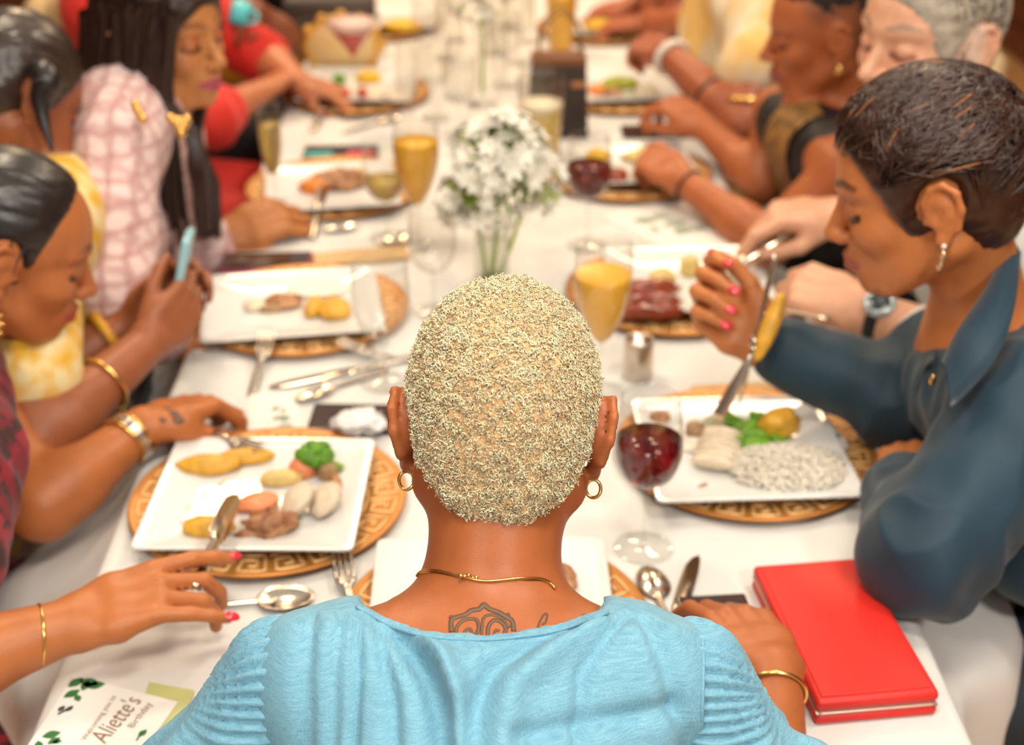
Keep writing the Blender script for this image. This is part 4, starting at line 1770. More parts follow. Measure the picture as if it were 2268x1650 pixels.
def build_l5():
    rt = thing('person', 'dark-skinned person in a black top lifting a turquoise cup', 'person', (-0.84, 3.55, 0))
    hip = V3(-.84, 3.55, .555)
    neck = V3(-.74, 3.55, 1.12)
    hd = neck + V3(.03, 0, .165)
    R = headR((.85, -.2, .3), (.1, .97, -.1))
    sr, sl = V3(-.76, 3.40, 1.03), V3(-.74, 3.72, 1.04)
    s = Sdf(.0065)
    head_ops(s, hd, R, 1.0)
    s.cap(hd + R @ V3(-.03, 0, -.05), neck, .052, .056, .03)
    torso_ops(s, hip, sl, sr, neck + V3(0, 0, -.04), 0, low=False)
    er = J(628, 92, 3.30)
    wr = J(560, 20, 3.22)
    arm_ops(s, sr + V3(.05, 0, -.05), er, wr, (.050, .042, .042, .028))
    hand_ops(s, wr, J(528, 28, 3.15) - wr, camdir(.3, .9, -.3), True, GRIP, THUMB_IN, .98)
    el = V3(-.50, 3.80, .82)
    wl = V3(-.40, 3.65, .80)
    arm_ops(s, sl, el, wl, (.050, .042, .042, .028))
    hand_ops(s, wl, V3(.6, -.2, -.1), V3(0, 0, 1), False, RELAX, THUMB_IN, .95)
    V, F = s.mesh()
    C = np.tile(np.array((.22, .065, .028)), (len(V), 1))
    obj('body', (V, F), skin_mat('skin_warm_brown'), rt, col=C)
    sleek_hair(rt, hd, R, 1.0, m_blackhair, .008, h=.007)
    d = Sdf(.010)
    torso_ops(d, hip, sl, sr, neck + V3(-.01, 0, -.045), .014)
    SKIRTS.append((rt, hip, (1, 0, 0), .025))
    d.chain([sr + V3(.05, 0, -.05), sr + (er - sr) * .55], [.066, .060], .02)
    d.chain([sl, el], [.068, .062], .02)
    garment(rt, 'top', d, mat('black_top', (.012, .010, .012), .7), .005, 14)
    # the cup in the raised hand
    c = thing('cup', 'turquoise cup in the raised hand of the guest in black', 'cup', J(528, 50, 3.12))
    M = basis(camdir(.25, .95, .2))
    V_, F_ = lathe([(1e-5, -.025), (.019, -.025), (.024, .025), (.022, .025), (.017, -.020), (1e-5, -.020)], 20)
    obj('cup_body', (V_ @ M.T + J(530, 32, 3.12), F_), mat('turquoise_glaze', (.10, .62, .68), .25), c)
    V_, F_ = tube(spline([(.020, 0, .014), (.038, 0, .011), (.038, 0, -.011), (.019, 0, -.016)], 12), .004, 6)
    obj('handle', (V_ @ M.T + J(530, 32, 3.12), F_), MATS['turquoise_glaze'], c)


build_l5()


def build_l6():
    rt = thing('person', 'person in an orange top at the far end of the near row', 'person', (-0.80, 4.3, 0))
    hip = V3(-.80, 4.30, .555)
    neck = V3(-.66, 4.3, 1.10)
    hd = neck + V3(.03, 0, .165)
    R = headR((.85, -.2, .3), (.1, .97, -.1))
    sr, sl = V3(-.68, 4.15, 1.01), V3(-.66, 4.46, 1.02)
    s = Sdf(.0075)
    head_ops(s, hd, R, 1.0)
    s.cap(hd + R @ V3(-.03, 0, -.05), neck, .052, .056, .03)
    torso_ops(s, hip, sl, sr, neck + V3(0, 0, -.04), 0, low=False)
    er, wr = V3(-.52, 4.12, .82), V3(-.36, 4.25, .80)
    arm_ops(s, sr, er, wr)
    hand_ops(s, wr, V3(.7, .1, -.1), V3(0, 0, 1), True, RELAX, THUMB_IN, .95)
    el, wl = V3(-.5, 4.5, .82), V3(-.38, 4.4, .80)
    arm_ops(s, sl, el, wl)
    hand_ops(s, wl, V3(.7, -.1, -.1), V3(0, 0, 1), False, RELAX, THUMB_IN, .95)
    V, F = s.mesh()
    obj('body', (V, F), skin_mat('skin_warm_brown'), rt, col=np.tile(np.array((.40, .14, .06)), (len(V), 1)))
    sleek_hair(rt, hd, R, 1.0, m_blackhair, .01, h=.007)
    d = Sdf(.010)
    torso_ops(d, hip, sl, sr, neck + V3(-.01, 0, -.045), .014)
    SKIRTS.append((rt, hip, (1, 0, 0), .025))
    d.chain([sr, er], [.068, .06], .02)
    d.chain([sl, el], [.068, .06], .02)
    garment(rt, 'top', d, mat('orange_top', (.80, .36, .03), .7), .005, 14)


build_l6()
chair(-0.80, 4.30, 0, 'upholstered chair of the guest in the orange top')
# ================================================================ guests on the right of the table
def short_locks(hd, R, n, seed, lift=.006, length=(.05, .085), region=None, sweep=(.5, 0, -.6), rad=.0042, wav=.004, npt=8):
    """overlapping tapered locks that follow the skull"""
    rng = np.random.default_rng(seed)
    cur = []
    ce, ra = np.array((-.008, 0, .034)), np.array((.098, .079, .090))
    while len(cur) < n:
        v = nrm(rng.normal(0, 1, 3))
        if v[2] < -.55 or (region and not region(v)):
            continue
        sw = np.array(sweep, float) + rng.normal(0, .25, 3)
        sw[1] += v[1] * .8
        L = rng.uniform(*length)
        pts = []
        p = v.copy()
        ph = rng.uniform(0, 6.28)
        for j in range(npt):
            t = j / (npt - 1)
            q = ce + p * ra * (1 + (lift * math.sin(math.pi * min(t * 1.1, 1)) + .004 * t) / .085)
            side = np.cross(p, sw)
            pts.append(hd + R @ (q + nrm(side) * wav * math.sin(ph + t * 4)))
            tang = sw - p * np.dot(sw, p)
            p = nrm(p + nrm(tang) * L / npt / .085)
        lo_ = (np.array(pts) - hd) @ np.linalg.inv(R).T
        if np.any((np.abs(lo_[:, 1]) > .055) & (lo_[:, 2] < .036) & (lo_[:, 0] > -.045)) or np.any((lo_[:, 0] > .045) & (lo_[:, 2] < .062)):
            continue
        cur.append(pts)
    prof = rad * np.array((.35, .8, 1, 1, .95, .8, .55, .15))
    return locks(np.array(cur), prof, 4)


def build_r1():
    rt = thing('person', 'person with a short brown pixie cut in a navy shirt, chin lowered, red nails', 'person', (0.86, 1.45, 0))
    hip = V3(.86, 1.45, .555)
    hd = J(2058, 420, 1.571)
    R = worldR(165, 17, 2)
    neck = hd + V3(.085, .02, -.145)
    sl = J(2275, 915, 1.52)
    sr = J(2085, 815, 1.80)
    skin = (.57, .195, .060)
    s = Sdf(.0034)
    head_ops(s, hd, R, 1.04, nose=.95, lips=1.1)
    s.cap(hd + R @ V3(-.03, 0, -.05), neck, .048, .053, .03)
    torso_ops(s, hip, sl, sr, neck + V3(0, 0, -.05), 0, rs=.045, low=False)
    er = J(1985, 880, 1.80)
    wr = J(1700, 765, 1.83)
    arm_ops(s, sr, er, wr, (.046, .040, .040, .026))
    t1 = hand_ops(s, wr, J(1600, 690, 1.85) - wr, camdir(-.40, .15, .85), True,
                  [(48, 70, 25), (66, 80, 30), (72, 84, 32), (76, 84, 32)], [(.9, .35, -.35), (.95, .05, -.45), (.85, -.3, -.5)], 1.08)
    el = J(2052, 1228, 1.50)
    wl = J(2012, 1085, 1.66)
    arm_ops(s, sl, el, wl, (.046, .040, .040, .026))
    hand_ops(s, wl, V3(.15, .6, .05), V3(-.2, 0, 1), False, GRIP, THUMB_IN, .95)
    V, F = s.mesh()
    C = np.tile(np.array(skin), (len(V), 1))
    head_paint(V, hd, R, 1.04, C, lip=(.40, .09, .06), brow=(.045, .018, .010), lid=(.36, .12, .05))
    obj('body', (V, F), skin_mat('skin_warm_brown'), rt, col=C)
    nails(rt, t1, m_rednail, (0, 1, 2, 3, 4), 1.15)
    hm = mat('pixie_brown_hair', (.052, .021, .012), .30, spec=.6, var=.5, vscale=30)
    hair = sleek_hair(rt, hd, R, 1.04, hm, .010, (.106, 0, -.030, .084, .115, .112), ear=True)
    reg = lambda v: v[0] < .45 and v[2] > .05
    A = short_locks(hd, R * 1.04, 1900, 3, .009, (.045, .090), reg, (.55, 0, -.20), .0016, .006)
    tag(obj('swept_locks', A, hm, hair), kind='stuff')
    B = short_locks(hd, R * 1.04, 1000, 5, .004, (.05, .085), lambda v: v[0] < -.1 and v[2] < .35, (-.1, 0, -1.0), .0017, .003)
    tag(obj('nape_locks', B, hm, hair), kind='stuff')
    Cc = short_locks(hd, R * 1.04, 18, 8, .0098, (.07, .11), reg, (.35, 0, -.55), .0010, .005)
    tag(obj('caramel_highlights', Cc, mat('caramel_hair', (.42, .15, .04), .35), hair), kind='stuff')
    navy = mat('navy_shirt', (.010, .040, .066), .62, var=.25, vscale=8, bump=.1, bscale=400, sheen=.15)
    d = Sdf(.0052)
    torso_ops(d, hip, sl, sr, neck + V3(.045, 0, -.085), .012, bust=.9, rs=.046)
    d.chain([sl, el, el + (wl - el) * .92], [.070, .064, .050], .02)
    d.chain([sr, er, er + (wr - er) * .86], [.068, .058, .040], .02)
    V, F = d.mesh()
    # open V neck
    q = V - hd
    V = folds(V, F, .0070, 13, (1, 1, .7), 5)
    sh = obj('shirt', (V, F), navy, rt)
    # collar: two stiff flaps around the neck
    for side in (1, -1):
        if side == 1:   # flap towards the lens
            cl = [J(2225, 545, 1.60), J(2180, 640, 1.54), J(2120, 730, 1.50), J(2085, 800, 1.50)]
            ou = [J(2262, 560, 1.60), J(2245, 690, 1.50), J(2200, 800, 1.46), J(2105, 905, 1.47)]
        else:
            cl = [J(2228, 545, 1.64), J(2150, 640, 1.72), J(2085, 740, 1.68), J(2070, 800, 1.60)]
            ou = [J(2255, 560, 1.68), J(2150, 680, 1.78), J(2040, 790, 1.74), J(2030, 860, 1.66)]
        a, b = spline(cl, 16), spline(ou, 16)
        m_ = (a + b) / 2 + V3(0, -.004 * side, .010)
        rows = [a, (a + m_) / 2 + V3(0, 0, .003), m_, (b + m_) / 2, b]
        th = V3(0, 0, -.004)
        Vc = np.vstack(rows + [r + th for r in rows])
        Fc = []
        for i in range(4):
            for j in range(15):
                Fc.append((i * 16 + j, i * 16 + j + 1, (i + 1) * 16 + j + 1, (i + 1) * 16 + j))
                k = 80
                Fc.append((k + i * 16 + j, k + (i + 1) * 16 + j, k + (i + 1) * 16 + j + 1, k + i * 16 + j + 1))
        for i, j0 in ((0, 0), (4, 64)):
            for j in range(15):
                Fc.append((j0 + j, j0 + j + 80, j0 + j + 81, j0 + j + 1))
        obj('collar', (Vc, Fc), navy, sh)
    t = Sdf(.011)
    leg_ops(t, hip, (-1, 0, 0), .02, False)
    t.ell(hip + V3(0, 0, .01), (.18, .18, .13), k=.04)
    garment(rt, 'trousers', t, mat('dark_denim', (.015, .022, .030), .7), .004, 14)
    # drop earring, pendant, hair stud
    lob = hd + R @ (V3(-.008, .083, -.036) * 1.04)
    e = obj('earring', ball(lob, .0032, 10, 8), mat('pearl', (.85, .75, .6), .2), rt)
    q = [lob + V3(0, 0, -.004), lob + V3(.001, 0, -.012), lob + V3(-.001, 0, -.020), lob + V3(.0, 0, -.030)]
    obj('drop', tube(spline(q, 10), [.0012, .0042, .0020, .0046, .0012], 8), mat('pale_gold', (.85, .62, .36), .25, metal=.9), e)
    obj('pendant', ball(J(2066, 842, 1.56), (.004, .003, .007), 10, 8), m_gold, rt)
    ring_around(wr, er, .05, .030, .0022, m_gold, rt, tilt=(.15, 0, .2))
    return dict(t1=t1)


R1 = build_r1()


def build_r2():
    rt = thing('person', 'grey-haired person in a white shirt with a steel watch, cutting with knife and fork', 'person', (0.88, 2.0, 0))
    hip = V3(.88, 2.0, .555)
    hd = J(2058, 82, 2.03)
    R = worldR(210, 3)
    neck = hd + V3(.085, .0, -.175)
    sl = J(2315, 470, 1.90)
    sr = sl + V3(-.05, .38, .03)
    skin = (.80, .42, .26)
    s = Sdf(.0042)
    head_ops(s, hd, R, 1.08, nose=1.25, male=True, lips=.9)
    s.cap(hd + R @ V3(-.03, 0, -.05), neck, .058, .064, .03)
    torso_ops(s, hip, sl, sr, neck + V3(0, 0, -.05), 0, wide=1.12, rs=.052, low=False)
    el = J(2190, 800, 1.95)
    wl = J(1905, 690, 2.04)
    arm_ops(s, sl, el, wl, (.052, .045, .046, .031))
    t1 = hand_ops(s, wl, J(1790, 640, 2.08) - wl, camdir(-.1, .55, -.8), False,
                  [(46, 58, 30), (52, 62, 32), (56, 64, 34), (60, 64, 34)], [(.85, .35, -.5), (.95, .0, -.4), (.95, -.1, -.3)], 1.12, r=1.12)
    er = J(2060, 540, 2.30)
    wr = J(1850, 480, 2.27)
    arm_ops(s, sr, er, wr, (.052, .045, .046, .031))
    t2 = hand_ops(s, wr, J(1735, 478, 2.26) - wr, camdir(-.1, .85, -.5), True,
                  [(26, 34, 18), (52, 60, 30), (58, 64, 34), (62, 64, 34)], [(.85, .3, -.55), (.97, .0, -.3), (.97, -.1, -.2)], 1.12, r=1.12)
    V, F = s.mesh()
    C = np.tile(np.array(skin), (len(V), 1))
    L = head_paint(V, hd, R, 1.08, C, lip=(.60, .22, .16), brow=(.34, .24, .17), lash=(.22, .08, .05), cheek=(.80, .34, .22))
    # greying stubble and sideburn
    jaw = (1 - smooth01(L[:, 2], -.060, -.035)) * smooth01(L[:, 2], -.13, -.10) * smooth01(L[:, 0], -.03, .0)
    burn = smooth01(L[:, 0], -.02, .0) * (1 - smooth01(L[:, 0], .012, .024)) * smooth01(np.abs(L[:, 1]), .045, .06) * smooth01(L[:, 2], -.06, -.02) * (1 - smooth01(L[:, 2], .03, .05))
    w = np.clip(.35 * jaw + .55 * burn, 0, .7)[:, None]
    C[:] = C * (1 - w) + np.array((.72, .62, .52)) * w
    obj('body', (V, F), skin_mat('skin_pale'), rt, col=C)
    gm = mat('grey_hair', (.50, .43, .34), .55, var=.45, vscale=40, spec=.4)
    hair = sleek_hair(rt, hd, R, 1.08, gm, .007, (.112, 0, -.045, .082, .115, .118), amp=.002)
    tag(obj('short_hair_tufts', short_locks(hd, R * 1.08, 700, 14, .003, (.016, .03), lambda v: not (v[0] > .40 or (v[0] > .05 and v[2] < .1)), (.3, 0, -.5), .0024), gm, hair), kind='stuff')
    wm = mat('white_shirt', (.80, .80, .74), .7, var=.06, vscale=6)
    d = Sdf(.007)
    torso_ops(d, hip, sl, sr, neck + V3(.02, 0, -.065), .018, wide=1.14, rs=.056)
    d.chain([sl, el, el + (wl - el) * .42], [.080, .072, .054], .02)
    d.chain([sr, er, er + (wr - er) * .40], [.080, .072, .056], .02)
    sh = garment(rt, 'shirt', d, wm, .008, 13, (1, 1, .7), 2)
    pts = [neck + V3(.012, 0, -.004) + V3(.072 * math.cos(a), .074 * math.sin(a), .012 * math.cos(a)) for a in np.linspace(0, 2 * math.pi, 40, endpoint=False)]
    obj('collar', tube(pts, .022, 8, flat=.30, ref=(1, 0, 0), closed=True), wm, sh)
    t = Sdf(.011)
    leg_ops(t, hip, (-1, 0, 0), .02, False)
    t.ell(hip + V3(0, 0, .01), (.18, .18, .13), k=.04)
    garment(rt, 'trousers', t, mat('grey_trousers', (.10, .10, .11), .7), .004, 14)
    # wrist watch
    ax = nrm(el - wl)
    c = wl + ax * .030
    n = camdir(-.15, .55, -.82)
    n = nrm(n - ax * np.dot(n, ax))
    M = np.stack((ax, np.cross(n, ax), n), 1)
    w_ = thing('wrist_watch', 'steel wrist watch with dark dial on the wrist of the man in white', 'watch', c)
    pts = [c + .0335 * (math.cos(a) * M[:, 1] + math.sin(a) * M[:, 2]) for a in np.linspace(0, 2 * math.pi, 36, endpoint=False)]
    obj('strap', tube(pts, .011, 8, flat=.22, ref=M[:, 2], closed=True), mat('black_strap', (.015, .013, .012), .5), w_)
    oct_ = [(.0235 * math.cos(a), .0235 * math.sin(a)) for a in np.linspace(0, 2 * math.pi, 12, endpoint=False)]
    Vp, Fp = prism(oct_, 0, .009, .0015)
    cc = c + n * .0315
    obj('case', (Vp @ M.T + cc, Fp), mat('pale_steel', (.62, .72, .74), .22, metal=.7), w_, smooth=False)
    Vp, Fp = lathe([(1e-5, .0094), (.0150, .0094), (.0155, .0090)], 24)
    obj('dial', (Vp @ M.T + cc, Fp), mat('watch_dial', (.05, .07, .07), .15), w_)
    hd_ = join([box(.0012, .011, .0006, 0, (0, .0045, .0099)), box(.008, .0012, .0006, 0, (.003, 0, .0099))])
    for hv in (box(.0012, .011, .0006, 0, (0, .0045, .0099)), box(.008, .0012, .0006, 0, (.003, 0, .0099))):
        obj('watch_hand', (hv[0] @ M.T + cc, hv[1]), m_silver, w_, smooth=False)
    Vp, Fp = lathe([(.0155, .009), (.0165, .0105), (.0195, .0105), (.0205, .009)], 24, caps=False)
    obj('bezel', (Vp @ M.T + cc, Fp), MATS['pale_steel'], w_)
    return dict(t1=t1, t2=t2, wl=wl, wr=wr)


R2 = build_r2()


def build_r3():
    rt = thing('person', 'person with cropped black hair and gold earrings in a sleeveless black and gold dress', 'person', (0.84, 2.5, 0))
    hip = V3(.84, 2.5, .555)
    hd = J(1831, 65, 2.473)
    R = worldR(175, 11, -3)
    neck = hd + V3(.070, .0, -.160)
    sl = J(1868, 372, 2.36)
    sr = J(1722, 250, 2.68)
    skin = (.46, .135, .046)
    s = Sdf(.0042)
    head_ops(s, hd, R, 1.02, nose=1.1, lips=1.3)
    s.cap(hd + R @ V3(-.03, 0, -.05), neck, .048, .052, .03)
    torso_ops(s, hip, sl, sr, neck + V3(-.02, 0, -.05), 0, rs=.044, low=False)
    el = J(1700, 540, 2.42)
    wl = J(1505, 395, 2.55)
    arm_ops(s, sl, el, wl, (.044, .038, .038, .025))
    t1 = hand_ops(s, wl, J(1400, 320, 2.62) - wl, camdir(-.3, .6, -.7), False,
                  [(40, 50, 30), (52, 58, 30), (60, 60, 30), (64, 60, 30)], [(.85, .35, -.5), (.95, .0, -.4), (.95, -.1, -.3)], .98)
    er = J(1690, 405, 2.66)
    wr = J(1558, 280, 2.78)
    arm_ops(s, sr, er, wr, (.044, .038, .038, .025))
    t2 = hand_ops(s, wr, J(1480, 228, 2.80) - wr, camdir(-.2, .8, -.5), True,
                  [(50, 55, 25), (52, 58, 30), (60, 60, 30), (64, 60, 30)], [(.85, .35, -.5), (.95, .0, -.4), (.95, -.1, -.3)], .98)
    V, F = s.mesh()
    C = np.tile(np.array(skin), (len(V), 1))
    L = head_paint(V, hd, R, 1.02, C, lip=(.28, .06, .06), brow=None, lash=(.05, .015, .012), lid=(.38, .11, .05))
    # shaved sides
    fade = smooth01(L[:, 2], .015, .05) * (1 - smooth01(L[:, 0], .015, .05)) * .55
    fade = np.maximum(fade, (1 - smooth01(L[:, 0], -.045, -.015)) * smooth01(L[:, 2], -.07, -.03) * .6)
    C[:] = C * (1 - fade[:, None]) + np.array((.08, .035, .022)) * fade[:, None]
    obj('body', (V, F), skin_mat('skin_warm_brown'), rt, col=C)
    bh = mat('cropped_black_hair', (.022, .014, .011), .75, var=.5, vscale=120, bump=.6, bscale=260)
    h = Sdf(.004)
    P = lambda x, y, z: hd + R @ (V3(x, y, z) * 1.02)
    h.ell(P(-.010, 0, .045), (.094, .072, .088), R, .02)
    h.cap(P(-.10, -.14, -.010), P(.16, -.14, .008), .085, .085, .006, 'd')
    h.cap(P(-.10, .14, -.010), P(.16, .14, .008), .085, .085, .006, 'd')
    h.ell(P(.085, 0, -.03), (.075, .11, .108), R, .008, 'd')
    h.ell(P(-.06, 0, -.075), (.10, .12, .10), R, .01, 'd')
    V, F = h.mesh()
    N = vnormals(V, F)
    hr = obj('hair', (V + N * (.0025 * vnoise(V, 130, 4) + .0015 * vnoise(V, 300, 7))[:, None], F), bh, rt)
    blk = mat('black_dress', (.012, .010, .010), .55, var=.2)
    d = Sdf(.007)
    torso_ops(d, hip, sl + V3(.0, .045, .0), sr + V3(0, -.045, .0), neck + V3(0, 0, -.06), .008, bust=1.0, rs=.040)
    SKIRTS.append((rt, hip, (-1, 0, 0), .02))
    dr = garment(rt, 'dress', d, blk, .003, 14)
    # gold lace panels: halter collar and front strip
    lace = mat('gold_lace', (.40, .20, .05), .6, col2=(.16, .075, .022), vscale=60, detail=3)
    q = Sdf(.006)
    torso_ops(q, hip, sl + V3(-.004, .045, .0), sr + V3(-.004, -.045, .0), neck + V3(-.004, 0, -.06), .011, bust=1.0, rs=.040)
    V, F = q.mesh()
    fwv = V3(-1, 0, 0)
    cy = ((sl + sr) / 2)[1]
    k = (np.abs(V[:, 1] - cy + .02) < .055) & (V[:, 0] < ((sl + sr) / 2)[0] + .01)
    F = F[k[F].all(1)]
    obj('lace_panel', (V, F), lace, dr)
    nk = neck + V3(-.004, 0, .0)
    pts = [nk + V3(.062 * math.cos(a), .060 * math.sin(a), .02 * math.cos(a)) for a in np.linspace(0, 2 * math.pi, 36, endpoint=False)]
    obj('lace_collar', tube(pts, .030, 8, flat=.30, ref=(1, 0, 0), closed=True), lace, dr)
    c = hd + R @ (V3(-.006, .088, -.045) * 1.02)
    obj('earring', ball(c, (.0075, .006, .011), 12, 8), m_gold, rt)
    obj('earring', ball(hd + R @ (V3(-.075, .062, -.060) * 1.02), .009, 10, 8), mat('pearl', (.85, .75, .6), .2), rt)
    ring_around(wl, el, .12, .030, .0022, mat('black_cord', (.02, .015, .015), .5), rt)
    ring_around(wr, er, -.25, .024, .002, m_gold, rt, name='ring')
    return dict(t1=t1, t2=t2)


R3 = build_r3()


def build_r4():
    rt = thing('person', 'person in a cream and yellow print dress with a white bangle reaching over the table', 'person', (0.84, 3.02, 0))
    hip = V3(.84, 3.02, .555)
    sl, sr = J(1700, 60, 2.98), J(1600, -60, 3.25)
    neck = (sl + sr) / 2 + V3(.03, 0, .09)
    hd = neck + V3(-.05, 0, .165)
    R = headR((-.9, -.3, -.1), (-.2, .95, 0))
    s = Sdf(.0065)
    head_ops(s, hd, R, 1.0)
    s.cap(hd + R @ V3(-.03, 0, -.05), neck, .050, .054, .03)
    torso_ops(s, hip, sl, sr, neck + V3(0, 0, -.05), 0, low=False)
    el = J(1650, 285, 2.86)
    wl = J(1478, 118, 3.06)
    arm_ops(s, sl, el, wl, (.050, .046, .048, .030))
    hand_ops(s, wl, J(1385, 85, 3.14) - wl, camdir(-.3, .7, -.6), False,
             [(40, 50, 30), (50, 55, 30), (55, 60, 30), (60, 60, 30)], THUMB_IN, 1.0)
    er, wr = J(1560, 150, 3.25), J(1480, 135, 3.35)
    arm_ops(s, sr, er, wr)
    hand_ops(s, wr, V3(-.7, 0, -.1), V3(0, 0, 1), True, RELAX, THUMB_IN, .95)
    V, F = s.mesh()
    obj('body', (V, F), skin_mat('skin_warm_brown'), rt, col=np.tile(np.array((.38, .105, .042)), (len(V), 1)))
    sleek_hair(rt, hd, R, 1.0, m_blackhair, .01, h=.007)
    d = Sdf(.009)
    torso_ops(d, hip, sl, sr, neck + V3(.01, 0, -.06), .016, bust=1.05)
    SKIRTS.append((rt, hip, (-1, 0, 0), .03))
    d.chain([sl, sl + (el - sl) * .45], [.078, .085], .02)
    d.chain([sr, er], [.072, .07], .02)
    garment(rt, 'dress', d, mat('cream_yellow_print', (.82, .52, .16), .7, col2=(.86, .76, .56), vscale=9, detail=2), .006, 13)
    pts = [wl + nrm(el - wl) * .012]
    ring_around(wl, el, .06, .036, .0085, mat('white_bangle', (.85, .80, .70), .3), rt, squash=1.0)
    ring_around(el, sl, .12, .052, .008, m_gold, rt, name='arm_band')
    ring_around(wl, el, .62, .046, .006, mat('black_strap2', (.02, .02, .02), .4), rt, name='watch_strap')


build_r4()


def build_r5():
    rt = thing('person', 'dark-bearded person bending over the table beyond the white bangle', 'person', (0.84, 3.62, 0))
    hip = V3(.84, 3.62, .555)
    hd = J(1505, 0, 3.62)
    R = headR((-.6, -.62, -.5), (-.55, .8, -.1))
    neck = hd + V3(.11, .02, -.10)
    sl, sr = neck + V3(.06, -.19, -.05), neck + V3(.04, .19, -.05)
    s = Sdf(.0065)
    head_ops(s, hd, R, 1.05, male=True)
    s.cap(hd + R @ V3(-.03, 0, -.05), neck, .056, .06, .03)
    torso_ops(s, hip, sl, sr, neck + V3(0, 0, -.05), 0, rs=.05, low=False)
    el, wl = V3(.52, 3.40, .84), V3(.40, 3.58, .80)
    arm_ops(s, sl, el, wl)
    hand_ops(s, wl, V3(-.7, .1, -.1), V3(0, 0, 1), False, RELAX, THUMB_IN, 1.0)
    er, wr = V3(.5, 3.85, .84), V3(.38, 3.75, .80)
    arm_ops(s, sr, er, wr)
    hand_ops(s, wr, V3(-.7, 0, -.1), V3(0, 0, 1), True, RELAX, THUMB_IN, 1.0)
    V, F = s.mesh()
    C = np.tile(np.array((.45, .13, .055)), (len(V), 1))
    L = head_paint(V, hd, R, 1.05, C, lip=(.3, .07, .06), brow=(.03, .012, .01))
    jaw = (1 - smooth01(L[:, 2], -.055, -.035)) * smooth01(L[:, 2], -.14, -.12) * smooth01(L[:, 0], -.02, .01) * .85
    C[:] = C * (1 - jaw[:, None]) + np.array((.035, .014, .010)) * jaw[:, None]
    obj('body', (V, F), skin_mat('skin_warm_brown'), rt, col=C)
    sleek_hair(rt, hd, R, 1.05, m_blackhair, .006, h=.006)
    d = Sdf(.010)
    torso_ops(d, hip, sl, sr, neck + V3(.01, 0, -.06), .016, wide=1.1)
    SKIRTS.append((rt, hip, (-1, 0, 0), .03))
    d.chain([sl, el], [.072, .06], .02)
    d.chain([sr, er], [.072, .06], .02)
    garment(rt, 'shirt', d, mat('ochre_shirt', (.62, .33, .09), .7), .005, 13)


build_r5()
# ================================================================ tableware
m_charger = mat('gold_charger', (.56, .225, .045), .38, metal=.35, spec=.5, var=.12, vscale=14)
m_key = mat('charger_relief', (.95, .62, .27), .35, metal=.3)
m_china = mat('white_china', (.82, .80, .76), .16, spec=.6, coat=.2)
CACHE = {}


def shared(name, key, VF, m, parent, R=None, loc=(0, 0, 0), smooth=True):
    """child object that shares its mesh with every other use of key"""
    if key not in CACHE:
        me = mesh_np(name, VF[0], VF[1], smooth)
        me.materials.append(m)
        CACHE[key] = me
    c = bpy.data.objects.new(name, CACHE[key])
    COL.objects.link(c)
    c.parent = parent
    c.location = loc
    if R is not None:
        c.rotation_euler = R
    return c


def key_unit():
    """one square spiral of the meander as a raised ribbon, in (along, out) units 0..1"""
    path = [(0, 0), (1, 0), (1, 1), (.18, 1), (.18, .30), (.72, .30), (.72, .70), (.45, .70)]
    return path


def charger_meshes():
    if 'charger' in CACHE:
        return
    body = lathe([(1e-5, 0), (.100, 0), (.108, .002), (.160, .0075), (.165, .0105), (.1655, .0125), (.163, .0135), (.158, .0118), (.112, .0070), (.104, .0045), (1e-5, .0045)], 72)
    CACHE['charger'] = body
    P = []
    nseg = 22
    zr = lambda r: .0070 + (r - .112) / .046 * .0048
    for i in range(nseg):
        a0, a1 = 2 * math.pi * i / nseg, 2 * math.pi * (i + .86) / nseg
        pts = []
        pu = key_unit()
        for j in range(len(pu) - 1):
            for t in np.linspace(0, 1, 4, endpoint=False):
                pts.append((pu[j][0] + (pu[j + 1][0] - pu[j][0]) * t, pu[j][1] + (pu[j + 1][1] - pu[j][1]) * t))
        pts.append(pu[-1])
        q = []
        for u, v in pts:
            a = a0 + (a1 - a0) * u
            r = .1175 + .036 * v
            q.append((r * math.cos(a), r * math.sin(a), zr(r) + .0004))
        P.append(tube(q, .0023, 4, flat=.6, ref=(0, 0, 1)))
    CACHE['keys'] = P


def charger(x, y, label):
    charger_meshes()
    t = thing('charger_plate', label, 'charger plate', (x, y, TZ), 'gold charger plates')
    shared('plate_body', 'charger_me', CACHE['charger'], m_charger, t)
    for i, k in enumerate(CACHE['keys']):
        shared('key_relief', 'key%d' % i, k, m_key, t)
    return t


def rsq(s, r, n=6):
    out = []
    for k, (ax, ay) in enumerate(((1, 1), (-1, 1), (-1, -1), (1, -1))):
        for j in range(n):
            a = k * math.pi / 2 + j * math.pi / 2 / (n - 1)
            out.append((ax * (s - r) + r * math.cos(a), ay * (s - r) + r * math.sin(a)))
    return np.array(out)


def square_plate(x, y, ang, sx, sy, label, z=TZ + .0125):
    prof = [(.50, .000, .1), (.62, .002, .12), (1.0, .0125, .07), (1.0, .0150, .07), (.985, .0155, .07), (.90, .0115, .08), (.64, .0055, .12), (.60, .0045, .12), (.0, .0045, .0)]
    V, F = [], []
    n = 24
    for k, (s, zz, r) in enumerate(prof):
        P = rsq(max(s, .001), min(max(r, .0001), s * .9 + .0001))
        V += [(px * sx / 2, py * sy / 2, zz) for px, py in P]
    for i in range(len(prof) - 1):
        for j in range(n):
            k = (j + 1) % n
            F.append((i * n + j, i * n + k, (i + 1) * n + k, (i + 1) * n + j))
    F.append(tuple(range(n))[::-1])
    V = np.array(V) @ rotz(ang).T + (x, y, z)
    o = obj('dinner_plate', (V, F), m_china)
    return tag(o, label, 'plate', 'square white dinner plates')


PZ = TZ + .0125 + .0045          # surface food rests on


def rad(d):
    return math.radians(d)


